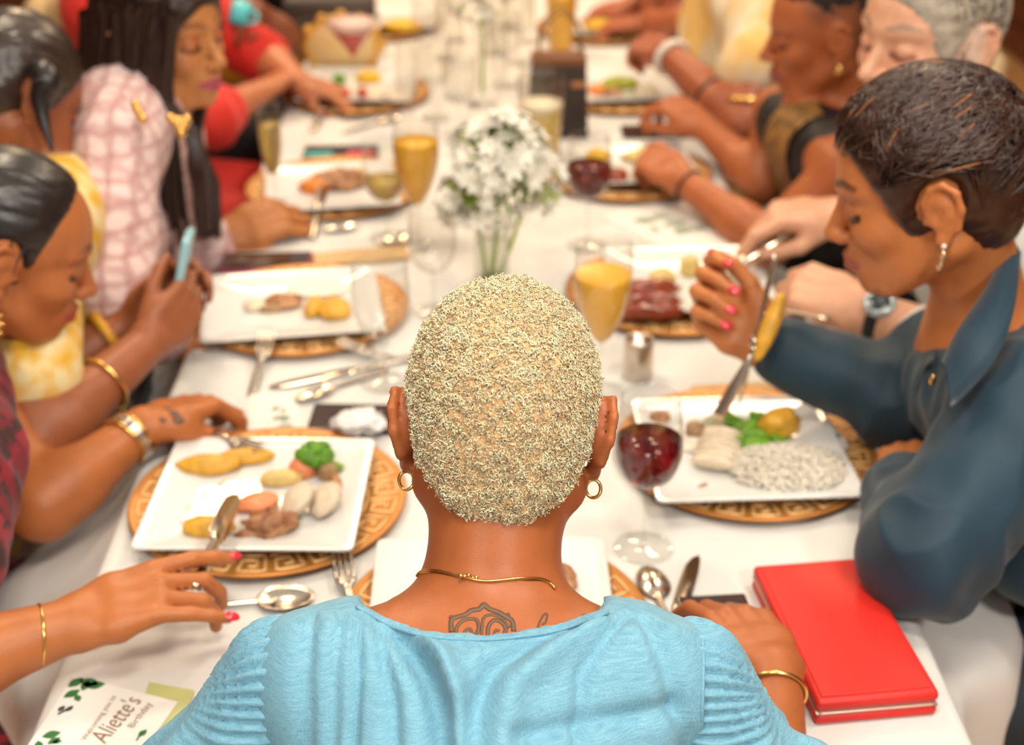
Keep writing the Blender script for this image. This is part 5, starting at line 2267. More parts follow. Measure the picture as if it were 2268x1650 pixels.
charger(.005, 1.200, 'gold key-patterned charger in front of the woman in blue')
square_plate(.002, 1.208, 0, .255, .250, 'nearly empty square white plate in front of the woman in blue')
charger(-.264, 1.448, 'gold key-patterned charger of the woman in dark red')
square_plate(-.272, 1.438, rad(-2), .250, .246, 'square white plate with half-eaten fish and potatoes under the dark red sleeve')
charger(.326, 1.548, 'gold key-patterned charger beside the navy elbow')
square_plate(.318, 1.532, rad(2), .250, .250, 'square white plate of rice and chicken before the navy shirt')
charger(-.285, 1.985, 'gold charger under the platter by the pale blue phone')
square_plate(-.297, 1.972, rad(8), .268, .240, 'square white plate with two potato wedges and gravy, beside the held phone')
charger(.290, 2.040, 'gold charger beside the steel pot')
square_plate(.318, 2.052, rad(2), .250, .250, 'white plate of ribs and potatoes that the man in white is cutting')
charger(-.282, 2.520, 'gold charger before the pink tweed jacket')
square_plate(-.285, 2.485, rad(8), .240, .240, 'square white plate of roast meat before the pink tweed jacket')
charger(.268, 2.595, 'gold charger behind the rear wine glass')
square_plate(.272, 2.600, rad(4), .245, .230, 'white plate with egg and meat before the woman in black and gold')
charger(-.290, 3.130, 'gold charger under the red cocktail')
square_plate(-.283, 3.140, rad(-3), .255, .260, 'white plate with yellow and orange vegetables behind the red cocktail')
charger(.300, 3.120, 'gold charger beside the dark gift bag')
square_plate(.318, 3.130, rad(6), .250, .250, 'white plate with green salad beside the dark gift bag')
charger(-.285, 3.740, 'distant gold charger before the guest in black')
square_plate(-.23, 3.760, rad(-3), .22, .22, 'white plate with a yellow slab of cake beyond the gilt arched frame')
charger(.300, 3.700, 'distant gold charger below the bearded guest')
square_plate(.310, 3.700, rad(3), .25, .25, 'white plate of yellow food below the bearded guest')
charger(-.285, 4.320, 'farthest gold charger by the orange top')
charger(.290, 4.300, 'farthest gold charger on the cream dress side')

# ---------------------------------------------------------------- food
m_potato = mat('roast_potato', (.80, .42, .045), .42, var=.3, vscale=60, spec=.5)
m_potato2 = mat('pale_potato', (.82, .60, .22), .45, var=.25, vscale=60)
m_chicken = mat('chicken_white', (.84, .70, .52), .45, var=.2, vscale=50)
m_brownmeat = mat('browned_meat', (.28, .095, .035), .38, col2=(.58, .30, .14), vscale=55)
m_ribs = mat('glazed_ribs', (.34, .055, .018), .22, var=.4, vscale=50, coat=.4)
m_salmon = mat('salmon', (.85, .30, .13), .4, var=.12, vscale=70)
m_green = mat('broccoli_green', (.14, .36, .02), .45, var=.45, vscale=90)
m_lettuce = mat('lettuce_green', (.20, .44, .03), .4, var=.35, vscale=50)
m_mush = mat('mushroom', (.45, .27, .13), .5, var=.4, vscale=60)
m_carrot = mat('orange_vegetable', (.80, .25, .03), .4, var=.2, vscale=60)
m_tomato = mat('tomato_red', (.66, .055, .02), .3, var=.2, vscale=50)
m_yolk = mat('yellow_vegetable', (.85, .50, .03), .4, var=.15, vscale=40)
m_rice = mat('rice', (.92, .84, .70), .5, var=.1, vscale=200)
m_cauli = mat('cauliflower', (.88, .80, .66), .6, var=.2, vscale=120)
_seed = [0]


def food(name, label, px, py, r, m, rz=0, amp=.16, freq=1.6, z=PZ, cat='food', flat=.35, tilt=0, group=None, seg=22):
    """one piece of food resting on the plate at the pixel"""
    _seed[0] += 1
    V, F = blob(r, _seed[0], amp, freq, seg, 14, flat)
    a = rad(rz)
    if tilt:
        c, s_ = math.cos(rad(tilt)), math.sin(rad(tilt))
        V = V @ np.array(((c, 0, -s_), (0, 1, 0), (s_, 0, c))).T
    V = V @ rotz(a).T
    zmin = V[:, 2].min()
    p = T(px, py, z + r[2] * .6)
    V = V + (p[0], p[1], z - zmin)
    return tag(obj(name, (V, F), m), label, cat, group)


def slices(name, label, px, py, n, r, step, rz, m, z=PZ):
    """overlapping thin slices of one cut breast"""
    p = T(px, py, z + r[2])
    t = thing(name, label, 'meat', (p[0], p[1], z))
    a = rad(rz)
    for i in range(n):
        _seed[0] += 1
        V, F = blob(r, _seed[0], .12, 1.8, 18, 10, 0)
        c, s_ = math.cos(rad(35)), math.sin(rad(35))
        V = V @ np.array(((c, 0, -s_), (0, 1, 0), (s_, 0, c))).T
        V = V + ((i - (n - 1) / 2) * step, 0, 0)
        V = V @ rotz(a).T
        V = V + (p[0], p[1], z - V[:, 2].min())
        obj('slice', (V, F), m, t)
    return t


def sprinkle(name, label, pts, r, m, z=PZ, cat='herbs', seed=1):
    """scattered crumbs of herbs: too small to count"""
    rng = np.random.default_rng(seed)
    P = []
    for px, py in pts:
        p = T(px, py, z)
        V, F = ball((0, 0, 0), 1, 6, 4)
        V = V * (r * rng.uniform(.6, 1.5), r * rng.uniform(.5, 1), r * .4) @ rotz(rng.uniform(0, 3)).T + (p[0], p[1], z + r * .3)
        P.append((V, F))
    return tag(obj(name, join(P), m), label, cat, kind='stuff')


# plate of the woman in dark red
food('potato_wedge', 'yellow potato wedge under the held fork', 545, 1012, (.036, .015, .010), m_potato, 6)
food('potato_wedge', 'yellow potato wedge beside the half wedge on the dark red guest plate', 462, 1030, (.040, .017, .012), m_potato, 2)
sprinkle('herb_crumbs', 'green herb crumbs scattered on the plate of the dark red guest', [(458, 998), (352, 1138), (366, 1143), (394, 1150), (400, 1160), (418, 1085), (420, 1092), (410, 1100), (412, 1170), (414, 1180), (425, 1188), (440, 1178), (396, 1090)], .0030, m_green)
sprinkle('sauce_flecks', 'pale sauce flecks on the plate of the dark red guest', [(412 + (i * 37) % 110, 1050 + (i * 53) % 80) for i in range(30)], .0032, m_chicken, cat='sauce', seed=4)
food('potato_piece', 'herbed yellow potato piece behind the knife tip', 462, 1168, (.030, .018, .011), m_potato, -8)
food('salmon_cube', 'orange salmon cube under the broccoli', 672, 1038, (.018, .016, .014), m_salmon, 10, .10)
t = thing('broccoli_floret', 'green broccoli floret leaning on the salmon cube', 'vegetable', T(705, 1010, PZ))
p0 = T(760, 1038, PZ + .006)
p1 = T(705, 1012, PZ + .020)
obj('stalk', tube([p0, (p0 + p1) / 2, p1], [.0045, .0055, .007], 8), mat('broccoli_stalk', (.30, .46, .07), .4), t)
for i in range(9):
    V, F = blob((.011, .011, .009), 40 + i, .35, 3.0, 12, 8)
    a = i * 2.4
    obj('bud_cluster', (V + p1 + (-.004 + .013 * math.cos(a) * (i > 0), .011 * math.sin(a) * (i > 0), .007 - .003 * (i % 3)), F), m_green, t)
food('mushroom', 'brown mushroom slice beside the salmon cube', 725, 1045, (.012, .014, .012), m_mush, 0)
food('bacon_strip', 'brown strip of meat hanging off the mushroom', 745, 1072, (.007, .026, .006), m_brownmeat, 12)
food('potato_piece', 'pale halved potato left of the salmon cube', 622, 1060, (.026, .014, .010), m_potato2, 5)
slices('chicken_slice', 'two pale chicken slices in the middle of the dark red guest plate', 690, 1115, 2, (.023, .030, .010), .033, 6, m_chicken)
food('salmon_piece', 'flat orange salmon piece beside the knife tip', 572, 1112, (.026, .019, .008), m_salmon, 25, .22)
food('browned_meat', 'browned shredded meat at the near edge of the dark red guest plate', 600, 1160, (.030, .020, .015), m_brownmeat, 0, .45, 2.6)
food('browned_meat', 'thin dark shred beside the browned meat', 556, 1182, (.020, .006, .005), m_brownmeat, 12, .3, 2.2)

# plate of the woman in navy
rng = np.random.default_rng(2)
cen = T(1745, 1045, PZ)
t = thing('rice_mound', 'mound of pale rice on the plate before the navy shirt', 'rice', (cen[0], cen[1], PZ))
V, F = blob((.058, .044, .012), 71, .2, 2.2, 26, 12, .6)
obj('rice_bed', (V + (cen[0], cen[1], PZ - V[:, 2].min()), F), m_rice, t)
G = []
for i in range(1500):
    a, r_ = rng.uniform(0, 6.283), math.sqrt(rng.random())
    x_, y_ = .074 * r_ * math.cos(a), .056 * r_ * math.sin(a)
    zz = PZ + .002 + .0185 * math.sqrt(max(0, 1 - r_ ** 2)) + rng.uniform(-.001, .003)
    V, F = ball((0, 0, 0), (.0040, .0014, .0014), 5, 3)
    M = basis(nrm(rng.normal(0, 1, 3) * (1, 1, .4)))
    G.append((V @ M.T + (cen[0] + x_, cen[1] + y_, zz), F))
tag(obj('rice_grains', join(G), m_rice, t), kind='stuff')
food('potato_croquette', 'golden potato wedge standing behind the rice mound', 1726, 945, (.028, .020, .022), m_potato, 20, .2, 1.8, flat=.2)
t = thing('lettuce_leaf', 'crumpled green lettuce between the chicken and the golden potato', 'lettuce', T(1660, 965, PZ))
for i in range(7):
    a = i * 1.3
    V, F = blob((.022, .016, .006), 90 + i, .6, 2.8, 16, 10)
    M = basis(nrm((.5 * math.cos(a), .5 * math.sin(a), 1)))
    q = T(1618 + i * 15, 930 + 14 * ((i * 3) % 5), PZ + .010)
    obj('leaf', (V @ M.T + q, F), m_lettuce, t)
slices('chicken_breast', 'sliced chicken breast behind the near wine glass', 1592, 990, 6, (.008, .028, .013), .015, 72, m_chicken)
food('mushroom', 'brown mushroom cap beside the grey-green cap', 1540, 952, (.013, .014, .010), m_mush)
food('courgette_slice', 'grey-green vegetable slice beside the lettuce', 1582, 942, (.016, .016, .012), mat('courgette', (.42, .44, .26), .45, col2=(.62, .58, .42), vscale=70))
food('browned_meat', 'small brown morsel seen through the near wine glass', 1462, 925, (.014, .012, .008), m_brownmeat)
food('meat_crumb', 'tiny brown crumb on the bare front of the navy guest plate', 1556, 1076, (.008, .003, .002), m_brownmeat, 40)
food('sauce_pool', 'white cream sauce beside the sliced chicken', 1535, 985, (.026, .018, .004), m_cauli, 0)

# the other plates
food('potato_wedge', 'larger yellow potato wedge beside the water goblet', 742, 685, (.026, .030, .014), m_potato, 10, .2)
food('potato_wedge', 'smaller yellow potato wedge beside the gravy chicken', 695, 680, (.014, .030, .012), m_potato, -6, .2)
food('rice_portion', 'flat pale rice behind the two potato wedges', 700, 640, (.050, .028, .006), m_rice, 5)
food('gravy_chicken', 'chicken piece with dark gravy beside the smaller wedge', 630, 668, (.028, .024, .010), m_brownmeat, 12, .3)
food('gravy_chicken', 'pale chicken scrap at the tip of the gravy', 568, 678, (.020, .016, .007), m_chicken, -15, .3)
food('meat_piece', 'brown meat piece at the near edge of the phone guest plate', 605, 683, (.022, .010, .007), m_mush, 12, .3)
food('roast_meat', 'roast meat heap before the pink tweed jacket', 750, 400, (.050, .030, .020), m_brownmeat, 5, .35, 2.4)
food('roast_meat', 'orange glazed meat beside the roast heap', 700, 412, (.030, .024, .014), m_carrot, 0, .3)
food('potato_piece', 'golden potato behind the roast heap', 790, 390, (.022, .020, .015), m_potato2, 0)
food('pepper_strip', 'orange yellow pepper left of the red cocktail', 705, 192, (.030, .016, .012), m_yolk, 5)
food('green_leaf', 'dark green herb behind the red cocktail stem', 752, 178, (.014, .012, .014), m_green, 0, .4)
food('tomato_piece', 'red tomato piece left of the cocktail stem', 760, 208, (.016, .018, .014), m_tomato)
food('tomato_piece', 'red tomato piece right of the cocktail stem', 803, 205, (.010, .018, .012), m_tomato, 20)
food('pepper_slab', 'yellow pepper slab right of the cocktail stem', 815, 172, (.028, .020, .016), m_yolk, 8)
food('vegetable_mix', 'mixed orange vegetables at the front of the cocktail plate', 738, 220, (.030, .014, .010), m_carrot, 0, .3)
food('potato_piece', 'pale cream mash on the cocktail plate', 880, 212, (.034, .020, .006), m_chicken, 0)
for i, (x, y, rz) in enumerate(((1432, 640, 3), (1435, 668, -2), (1440, 692, 2))):
    food('pork_rib', ['glazed rib at the back of the cutting plate', 'glazed rib in the middle of the cutting plate', 'glazed rib at the front of the cutting plate'][i], x, y, (.050, .013, .015), m_ribs, rz, .28, 2.6, group='glazed ribs on the plate of the man in white')
food('potato_ball', 'golden potato ball behind the ribs', 1466, 622, (.022, .020, .020), m_potato2, 0, .12)
food('potato_ball', 'golden potato ball touching the raised red nail', 1528, 592, (.017, .017, .020), m_potato2, 0, .12)
food('cauliflower', 'white cauliflower chunk under the steel knife', 1648, 655, (.024, .022, .020), m_cauli, 0, .35, 2.8)
food('cauliflower', 'white crumbled cheese beside the ribs', 1470, 668, (.022, .014, .010), m_cauli, 15, .3)
food('pepper_piece', 'yellow pepper piece at the knife tip of the man in white', 1592, 605, (.018, .014, .014), m_yolk, 30)
food('boiled_egg', 'white egg half before the woman in black and gold', 1428, 385, (.026, .020, .014), m_china, 0, .06)
food('egg_yolk_slice', 'yellow slice beside the white egg half', 1478, 388, (.030, .016, .010), m_yolk, 0, .2)
food('red_meat', 'dark red meat between the hands of the woman in black and gold', 1366, 390, (.022, .022, .016), m_ribs, 0, .25)
food('omelette', 'golden omelette fold behind the egg half', 1440, 345, (.055, .026, .016), m_potato2, 4, .2)
food('orange_slice', 'orange slice behind the rear wine glass', 1325, 345, (.024, .018, .014), m_yolk, 0, .1)
food('salad_leaf', 'yellow green salad beside the dark gift bag', 1372, 186, (.042, .018, .014), mat('salad', (.42, .46, .03), .45, var=.4, vscale=60), -8, .35)
food('carrot_piece', 'orange carrot beside the dark gift bag', 1322, 200, (.020, .020, .012), m_carrot)
food('browned_meat', 'brown morsel in front of the yellow green salad', 1356, 205, (.022, .012, .010), m_brownmeat)
food('bread_piece', 'pale bread on the salad plate', 1432, 205, (.026, .018, .012), m_chicken, 0)
food('cake_slab', 'yellow slab of cake on the far plate', 890, 58, (.050, .034, .018), m_yolk, -3, .08)
food('far_salad', 'yellow food on the plate below the bearded guest', 1338, 58, (.05, .04, .015), m_yolk, 0, .3)
food('browned_meat', 'single browned meat piece on the nearly empty plate', 1240, 1282, (.016, .024, .014), m_brownmeat, 20, .3, 2.4)

# ---------------------------------------------------------------- glasses
m_glass = glass_mat('clear_glass', (.97, .97, .96))
m_wine = mat('red_wine', (.20, .006, .010), .02, trans=.75, ior=1.33, spec=.5)
m_juice = mat('orange_juice', (.90, .46, .035), .25)
m_champ = mat('champagne', (.85, .62, .18), .05, trans=.6, ior=1.33)
m_beer = mat('beer', (.82, .58, .16), .12, trans=.2)
m_foam = mat('foam', (.88, .76, .55), .7)
m_cock = mat('red_cocktail', (.80, .035, .045), .08, trans=.15)
m_cockfoam = mat('pink_foam', (.88, .60, .52), .6)
PROF = {
    'wine': dict(foot=.035, stem=.086, bowl=[(.005, .086), (.018, .091), (.030, .102), (.0375, .122), (.0385, .140), (.0365, .165), (.0325, .198)]),
    'goblet': dict(foot=.034, stem=.070, bowl=[(.006, .070), (.020, .076), (.032, .092), (.0385, .118), (.0390, .145), (.0370, .178)]),
    'juice': dict(foot=.034, stem=.078, bowl=[(.006, .078), (.014, .086), (.024, .105), (.033, .130), (.0385, .160), (.0390, .190), (.0375, .222)]),
    'flute': dict(foot=.030, stem=.080, bowl=[(.004, .080), (.012, .090), (.019, .120), (.0225, .160), (.0215, .200), (.019, .228)]),
    'martini': dict(foot=.034, stem=.105, bowl=[(.003, .105), (.008, .112), (.046, .165), (.048, .172)]),
    'tumbler': dict(foot=.026, stem=.004, bowl=[(.026, .004), (.028, .02), (.034, .10), (.037, .150)]),
}
WORD = {'wine': 'wine_glass', 'goblet': 'water_goblet', 'juice': 'juice_goblet', 'flute': 'champagne_flute', 'martini': 'cocktail_glass', 'tumbler': 'beer_glass'}


def glass(kind, px, py, label, fill=None, sc=1.0, top=None, bub=0):
    p = T(px, py)
    pr = PROF[kind]
    t = thing(WORD[kind], label, 'glass', (p[0], p[1], TZ), None)
    bowl = [(r * sc, z * sc) for r, z in pr['bowl']]
    q = spline([(r, z, 0) for r, z in bowl], 22)
    prof = [(a, b) for a, b, _ in q]
    inner = [(max(a - .0011, .0005), b + .0008) for a, b in prof[::-1]]
    V, F = lathe(prof + [(prof[-1][0] - .0005, prof[-1][1] + .0006)] + inner, 40)
    obj('bowl', (V + p, F), m_glass, t)
    if kind != 'tumbler':
        st = pr['stem'] * sc
        V, F = lathe([(.0045, .004), (.0032, .02), (.0030, st * .6), (.0040, st * .95), (bowl[0][0], st + .001)], 16)
        obj('stem', (V + p, F), m_glass, t)
        f = pr['foot'] * sc
        V, F = lathe([(1e-5, .0003), (f * .97, .0003), (f, .0012), (f * .96, .0022), (f * .5, .0030), (.006, .0065), (1e-5, .0065)], 40)
        obj('foot', (V + p, F), m_glass, t)
    if fill:
        lev, m = fill
        lev *= sc
        lp = [(max(a - .0014, .0004), b + .001) for a, b in prof if b < lev]
        rr = np.interp(lev, [b for a, b in prof], [a for a, b in prof]) - .0014
        V, F = lathe([(1e-5, lp[0][1])] + lp + [(rr, lev), (1e-5, lev)], 40)
        obj('drink', (V + p, F), m, t)
        if top:
            rr2 = np.interp(lev + top[0], [b for a, b in prof], [a for a, b in prof]) - .0014
            V, F = lathe([(1e-5, lev + .0004), (rr, lev + .0004), (rr2, lev + top[0]), (1e-5, lev + top[0])], 40)
            obj('foam', (V + p, F), top[1], t)
    return t


glass('wine', 1425, 1215, 'wine glass of red wine standing before the rice plate', (.145, m_wine))
glass('wine', 1300, 545, 'wine glass of red wine standing before the gold and black guest', (.145, m_wine))
glass('juice', 1328, 868, 'goblet of orange juice beside the steel pot', (.178, m_juice))
glass('goblet', 852, 848, 'empty water goblet standing left of the bleached head', None, 1.02)
glass('goblet', 962, 690, 'empty water goblet just above the bleached head', None, .95)
glass('tumbler', 1196, 385, 'tall beer glass half full beside the white flowers', (.105, m_beer), 1.25, (.010, m_foam))
glass('juice', 928, 545, 'stemmed glass of orange juice left of the white flowers', (.19, m_juice), .98)
glass('goblet', 858, 528, 'goblet with a little amber drink beside the tweed guest plate', (.11, m_champ), .98)
glass('flute', 612, 472, 'champagne flute by the hand of the tweed guest', (.185, m_champ), .9)
glass('martini', 790, 258, 'cocktail glass of red cocktail with pink foam', (.150, m_cock), 1.25, (.018, m_cockfoam))
far = [('goblet', 1020, 300, 'behind the white flowers'), ('flute', 1105, 265, 'left of the dark gift bag'), ('goblet', 965, 262, 'right of the cocktail plate'),
       ('flute', 1010, 215, 'just before the tall stem vase'), ('goblet', 1120, 190, 'between the tall stem vase and the gift bag'), ('wine', 950, 178, 'beyond the cocktail plate corner'),
       ('goblet', 1150, 140, 'behind the gift bag handles'), ('flute', 985, 130, 'beside the far cake plate'), ('wine', 1090, 118, 'beyond the tall stem vase'),
       ('goblet', 1010, 88, 'left of the far blossom'), ('flute', 1170, 92, 'near the far orange drink'), ('goblet', 1190, 330, 'right against the beer glass'),
       ('flute', 905, 330, 'left of the orange stemmed juice'), ('wine', 1130, 60, 'farthest in the middle row')]
for k, x, y, w in far:
    glass(k, x, y, 'empty clear ' + WORD[k].replace('_', ' ') + ' standing ' + w, None, .95)
glass('tumbler', 1242, 112, 'tumbler of orange drink behind the gift bag handles', (.125, m_juice), 1.1)

# steel pot
p = T(1412, 835)
V, F = lathe([(1e-5, 0), (.0200, 0), (.0208, .002), (.0208, .058), (.0200, .060), (.0185, .059), (.0185, .006), (1e-5, .006)], 36)
o = obj('steel_pot', (V + p, F), mat('brushed_steel', (.62, .54, .45), .3, metal=1.0))
tag(o, 'small brushed steel pot behind the near wine glass', 'pot')

# ---------------------------------------------------------------- cutlery
m_steel = mat('cutlery_steel', (.72, .62, .50), .2, metal=1.0)


def frame_ab(A, B, up=(0, 0, 1)):
    A, B = np.asarray(A, float), np.asarray(B, float)
    x = nrm(B - A)
    u = np.asarray(up, float)
    u = nrm(u - x * np.dot(u, x))
    return np.stack((x, np.cross(u, x), u), 1), np.linalg.norm(B - A)


def put(VF, A, M):
    return VF[0] @ M.T + np.asarray(A, float), VF[1]


def fork(A, B, label, up=(0, 0, 1), L=.195):
    """handle end towards A, tine tips at B"""
    M, d = frame_ab(A, B, up)
    A = np.asarray(B) - M[:, 0] * L
    t = thing('fork', label, 'fork', A)
    h = tube(spline([(0, 0, .002), (L * .3, 0, .003), (L * .55, 0, .004), (L * .64, 0, .003), (L * .70, 0, .0025)], 18), [.0085, .0075, .0045, .0038, .0075], 8, flat=.24, ref=(0, 0, 1))
    obj('handle', put(h, A, M), m_steel, t)
    o2 = tube(spline([(L * .685, 0, .0025), (L * .72, 0, .002), (L * .765, 0, .002)], 8), [.006, .0118, .0118], 10, flat=.13, ref=(0, 0, 1))
    obj('fork_head', put(o2, A, M), m_steel, t)
    for k in range(4):
        y = -.0096 + .0064 * k
        obj('tine', put(tube(spline([(L * .76, y, .002), (L * .86, y, .0018), (L * .94, y, .0035), (L, y * .96, .006)], 8), [.0021, .0020, .0017, .0008], 6, flat=.6, ref=(0, 0, 1)), A, M), m_steel, t)
    return t


def spoon(A, B, label, up=(0, 0, 1), L=.19, w=.021, over=False):
    M, d = frame_ab(A, B, up)
    A = np.asarray(B) - M[:, 0] * L
    t = thing('spoon', label, 'spoon', A)
    h = tube(spline([(0, 0, .002), (L * .3, 0, .003), (L * .6, 0, .005), (L * .78, 0, .004)], 16), [.0080, .0065, .0036, .0045], 8, flat=.26, ref=(0, 0, 1))
    obj('handle', put(h, A, M), m_steel, t)
    V, F = [], []
    n, mrings = 24, 7
    for i in range(mrings + 1):
        r = i / mrings
        for j in range(n):
            a = 2 * math.pi * j / n
            V.append((L - .031 + .031 * r * math.cos(a), w * r * math.sin(a) * (1 - .12 * math.cos(a)), .0075 * r * r - .0005))
    for i in range(mrings):
        for j in range(n):
            k = (j + 1) % n
            F.append((i * n + j, (i + 1) * n + j, (i + 1) * n + k, i * n + k))
    V = np.array(V)
    if over:
        V[:, 2] = .0085 - V[:, 2]
    V2 = V + (0, 0, .0010)
    nn = len(V)
    F2 = [tuple(i + nn for i in f[::-1]) for f in F]
    rim = [(mrings * n + j, mrings * n + j + nn, mrings * n + (j + 1) % n + nn, mrings * n + (j + 1) % n) for j in range(n)]
    obj('spoon_bowl', put((np.vstack((V, V2)), F + F2 + rim), A, M), m_steel, t)
    return t


def knife(A, B, label, up=(0, 0, 1), L=.22, bw=.011):
    M, d = frame_ab(A, B, up)
    A = np.asarray(B) - M[:, 0] * L
    t = thing('table_knife', label, 'knife', A)
    h = tube(spline([(0, 0, .003), (L * .2, 0, .0035), (L * .42, 0, .003), (L * .47, 0, .003)], 14), [.0070, .0080, .0060, .0060], 8, flat=.45, ref=(0, 0, 1))
    obj('handle', put(h, A, M), m_steel, t)
    top = [(L * .46, bw * .62), (L * .52, bw), (L * .75, bw), (L * .9, bw * .85), (L * .97, bw * .35), (L, -bw * .25)]
    bot = [(L * .96, -bw * .55), (L * .85, -bw * .75), (L * .6, -bw * .75), (L * .5, -bw * .70), (L * .46, -bw * .55)]
    V, F = prism([(x, y) for x, y in (top + bot)][::-1], .0022, .0038, .0003)
    obj('blade', put((V, F), A, M), m_steel, t)
    return t


Z1 = TZ + .001
fork(T(800, 1480, Z1), T(755, 1221, TZ + .015), 'fork resting on the charger beside the woman in blue')
spoon(T(400, 1352, Z1), T(698, 1330, Z1), 'spoon with its handle under the knife hand of the dark red guest')
spoon(T(1500, 1440, Z1), T(1432, 1256, Z1), 'upturned spoon beside the knife, near the foot of the near wine glass', over=True, w=.019)
knife(T(1482, 1440, Z1), T(1543, 1234, Z1), 'table knife lying beside the upturned spoon', bw=.010)
kt = L1['kn_f'][0][0]
knife(J(430, 1305, 1.44), T(521, 1097, TZ + .040), 'knife held over the plate by the dark red guest', up=(.5, -.4, .75), bw=.0125, L=.23)
fork(J(455, 955, 1.82), T(583, 1000, TZ + .030), 'fork held over the yellow wedge by the dark red guest', up=(.2, -.3, .9), L=.17)
fork(T(563, 864, Z1), T(594, 734, TZ + .032), 'fork leaning on the plate of the phone guest')
knife(T(835, 812, Z1), T(595, 863, Z1), 'table knife lying between the phone guest plate and the tattooed hand', L=.235)
spoon(T(850, 822, Z1), T(655, 894, Z1), 'teaspoon lying beside the tattooed hand', L=.15, w=.014)
fork(T(880, 800, Z1), T(745, 757, TZ + .020), 'fork lying between the phone guest plate and the water goblet', L=.18)
knife(T(688, 540, Z1), T(718, 398, TZ + .032), 'knife leaning on the plate of the tweed guest', up=(.6, 0, .8))
spoon(T(690, 520, Z1), T(795, 505, Z1), 'teaspoon in front of the tweed guest charger', L=.15, w=.014)
spoon(T(760, 592, Z1), T(905, 522, Z1), 'dessert spoon lying by the amber goblet')
knife(T(690, 296, Z1), T(738, 196, TZ + .030), 'knife leaning on the cocktail plate')
spoon(T(800, 285, Z1), T(888, 262, Z1), 'teaspoon in front of the cocktail charger', L=.15, w=.014)
knife(J(1655, 800, 1.83), T(1628, 912, TZ + .028), 'knife hanging from the hand with red nails to the navy guest plate', up=(.8, -.3, .5), bw=.012)
knife(J(1745, 515, 2.25), T(1588, 618, TZ + .03), 'knife in the hand of the man in white', up=(.2, -.6, .75), bw=.0125, L=.23)
fork(J(1735, 690, 2.05), T(1612, 668, TZ + .04), 'fork in the watch hand of the man in white', L=.19)
fk = fork(J(1640, 832, 1.78), J(1712, 700, 1.76), 'fork raised by the navy guest with a wedge on its tines', up=(-.3, -.9, .2), L=.15)
V, F = blob((.045, .013, .011), 300, .12, 1.4, 22, 14)
ax = nrm(J(1728, 665, 1.75) - J(1682, 785, 1.75))
M = basis(ax, _R)
M = np.stack((ax, np.cross(M[:, 0], ax), M[:, 0]), 1)
tag(obj('potato_wedge', (V @ M.T + J(1705, 725, 1.75), F), m_potato), 'long yellow wedge speared on the raised fork', 'food')

# ---------------------------------------------------------------- phones
m_phone = mat('phone_black', (.030, .018, .014), .15, coat=.3)
m_screen = mat('phone_screen_off', (.055, .026, .018), .08)


def phone(px, py, ang, label, m=None, scr=None, sx=.150, sy=.073, z=TZ):
    p = T(px, py, z)
    t = thing('phone', label, 'phone', (p[0], p[1], z))
    V, F = box(sx, sy, .008, .0035)
    obj('phone_body', (V @ rotz(rad(ang)).T + (p[0], p[1], z + .0042), F), m or m_phone, t)
    V, F = box(sx - .008, sy - .008, .0006, 0)
    obj('screen', (V @ rotz(rad(ang)).T + (p[0], p[1], z + .0084), F), scr or m_screen, t, smooth=False)
    V, F = lathe([(1e-5, .0012), (.0052, .0012), (.0055, 0)], 16)
    q = np.array((sx * .42, sy * .28, 0)) @ rotz(rad(ang)).T
    return t, p


phone(812, 934, -3, 'dark phone with a crumpled tissue on it, beside the bleached head')
phone(590, 586, 2, 'dark brown phone between the tweed hand and the phone guest plate', mat('phone_plum', (.30, .04, .09), .3))
t, p = phone(755, 342, 1, 'phone with a lit colourful screen in front of the cocktail plate', None, mat('phone_dark_screen', (.045, .02, .012), .1))
V, F = box(.055, .022, .0006, 0)
obj('screen_picture', (V + (p[0] - .042, p[1] - .022, TZ + .0092), F), mat('screen_teal', (.05, .45, .40), .2, emis=(.05, .45, .40), estr=.25), t, smooth=False)
obj('screen_picture', (V + (p[0] + .042, p[1] - .018, TZ + .0092), F), mat('screen_red', (.70, .10, .12), .2, emis=(.7, .1, .12), estr=.25), t, smooth=False)
phone(1590, 1382, 4, 'dark phone under the hand of the woman in blue', sx=.078, sy=.085)
phone(1450, 296, 0, 'dark phone lying behind the plate of the black and gold guest', sx=.14)
# the phone held up edge-on
c = J(405, 594, 1.945)
lx = nrm(J(417, 528, 1.93) - J(394, 662, 1.96))
th = nrm(_R - lx * np.dot(_R, lx) + .10 * _F)
M = np.stack((lx, np.cross(th, lx), th), 1)
t = thing('phone', 'pale blue phone held upright by the guest in yellow', 'phone', c)
V, F = box(.100, .072, .0115, .004)
obj('phone_body', (V @ M.T + c, F), mat('pale_blue_case', (.34, .62, .68), .3), t)
V, F = box(.094, .066, .0008, 0, (0, 0, -.0058))
obj('screen', (V @ M.T + c, F), m_screen, t, smooth=False)
V, F = box(.022, .004, .0118, .0008, (.012, -.0345, 0))
obj('side_button', (V @ M.T + c, F), mat('pale_button', (.75, .80, .80), .3), t)

# ---------------------------------------------------------------- crumpled tissue
V, F = blob((.034, .020, .013), 501, .5, 2.6, 30, 18, .3)
p = T(800, 955, TZ + .009)
V = V + .004 * vnoise(V, 160, 3)[:, None]
o = obj('tissue', (V + (p[0], p[1], TZ + .0095 - V[:, 2].min()), F), mat('tissue_paper', (.86, .82, .80), .85))
tag(o, 'crumpled white tissue lying on the dark phone', 'tissue')

# ---------------------------------------------------------------- red zip wallet
m_red = mat('red_leather', (.72, .028, .020), .42, spec=.4, bump=.08, bscale=500, var=.06, vscale=8)
m_tape = mat('zip_tape', (.62, .33, .24), .6)
wc = np.array((.360, 1.165))
wa = rad(6)
t = thing('zip_wallet', 'red leather zip-around wallet by the near right corner', 'wallet', (wc[0], wc[1], TZ))


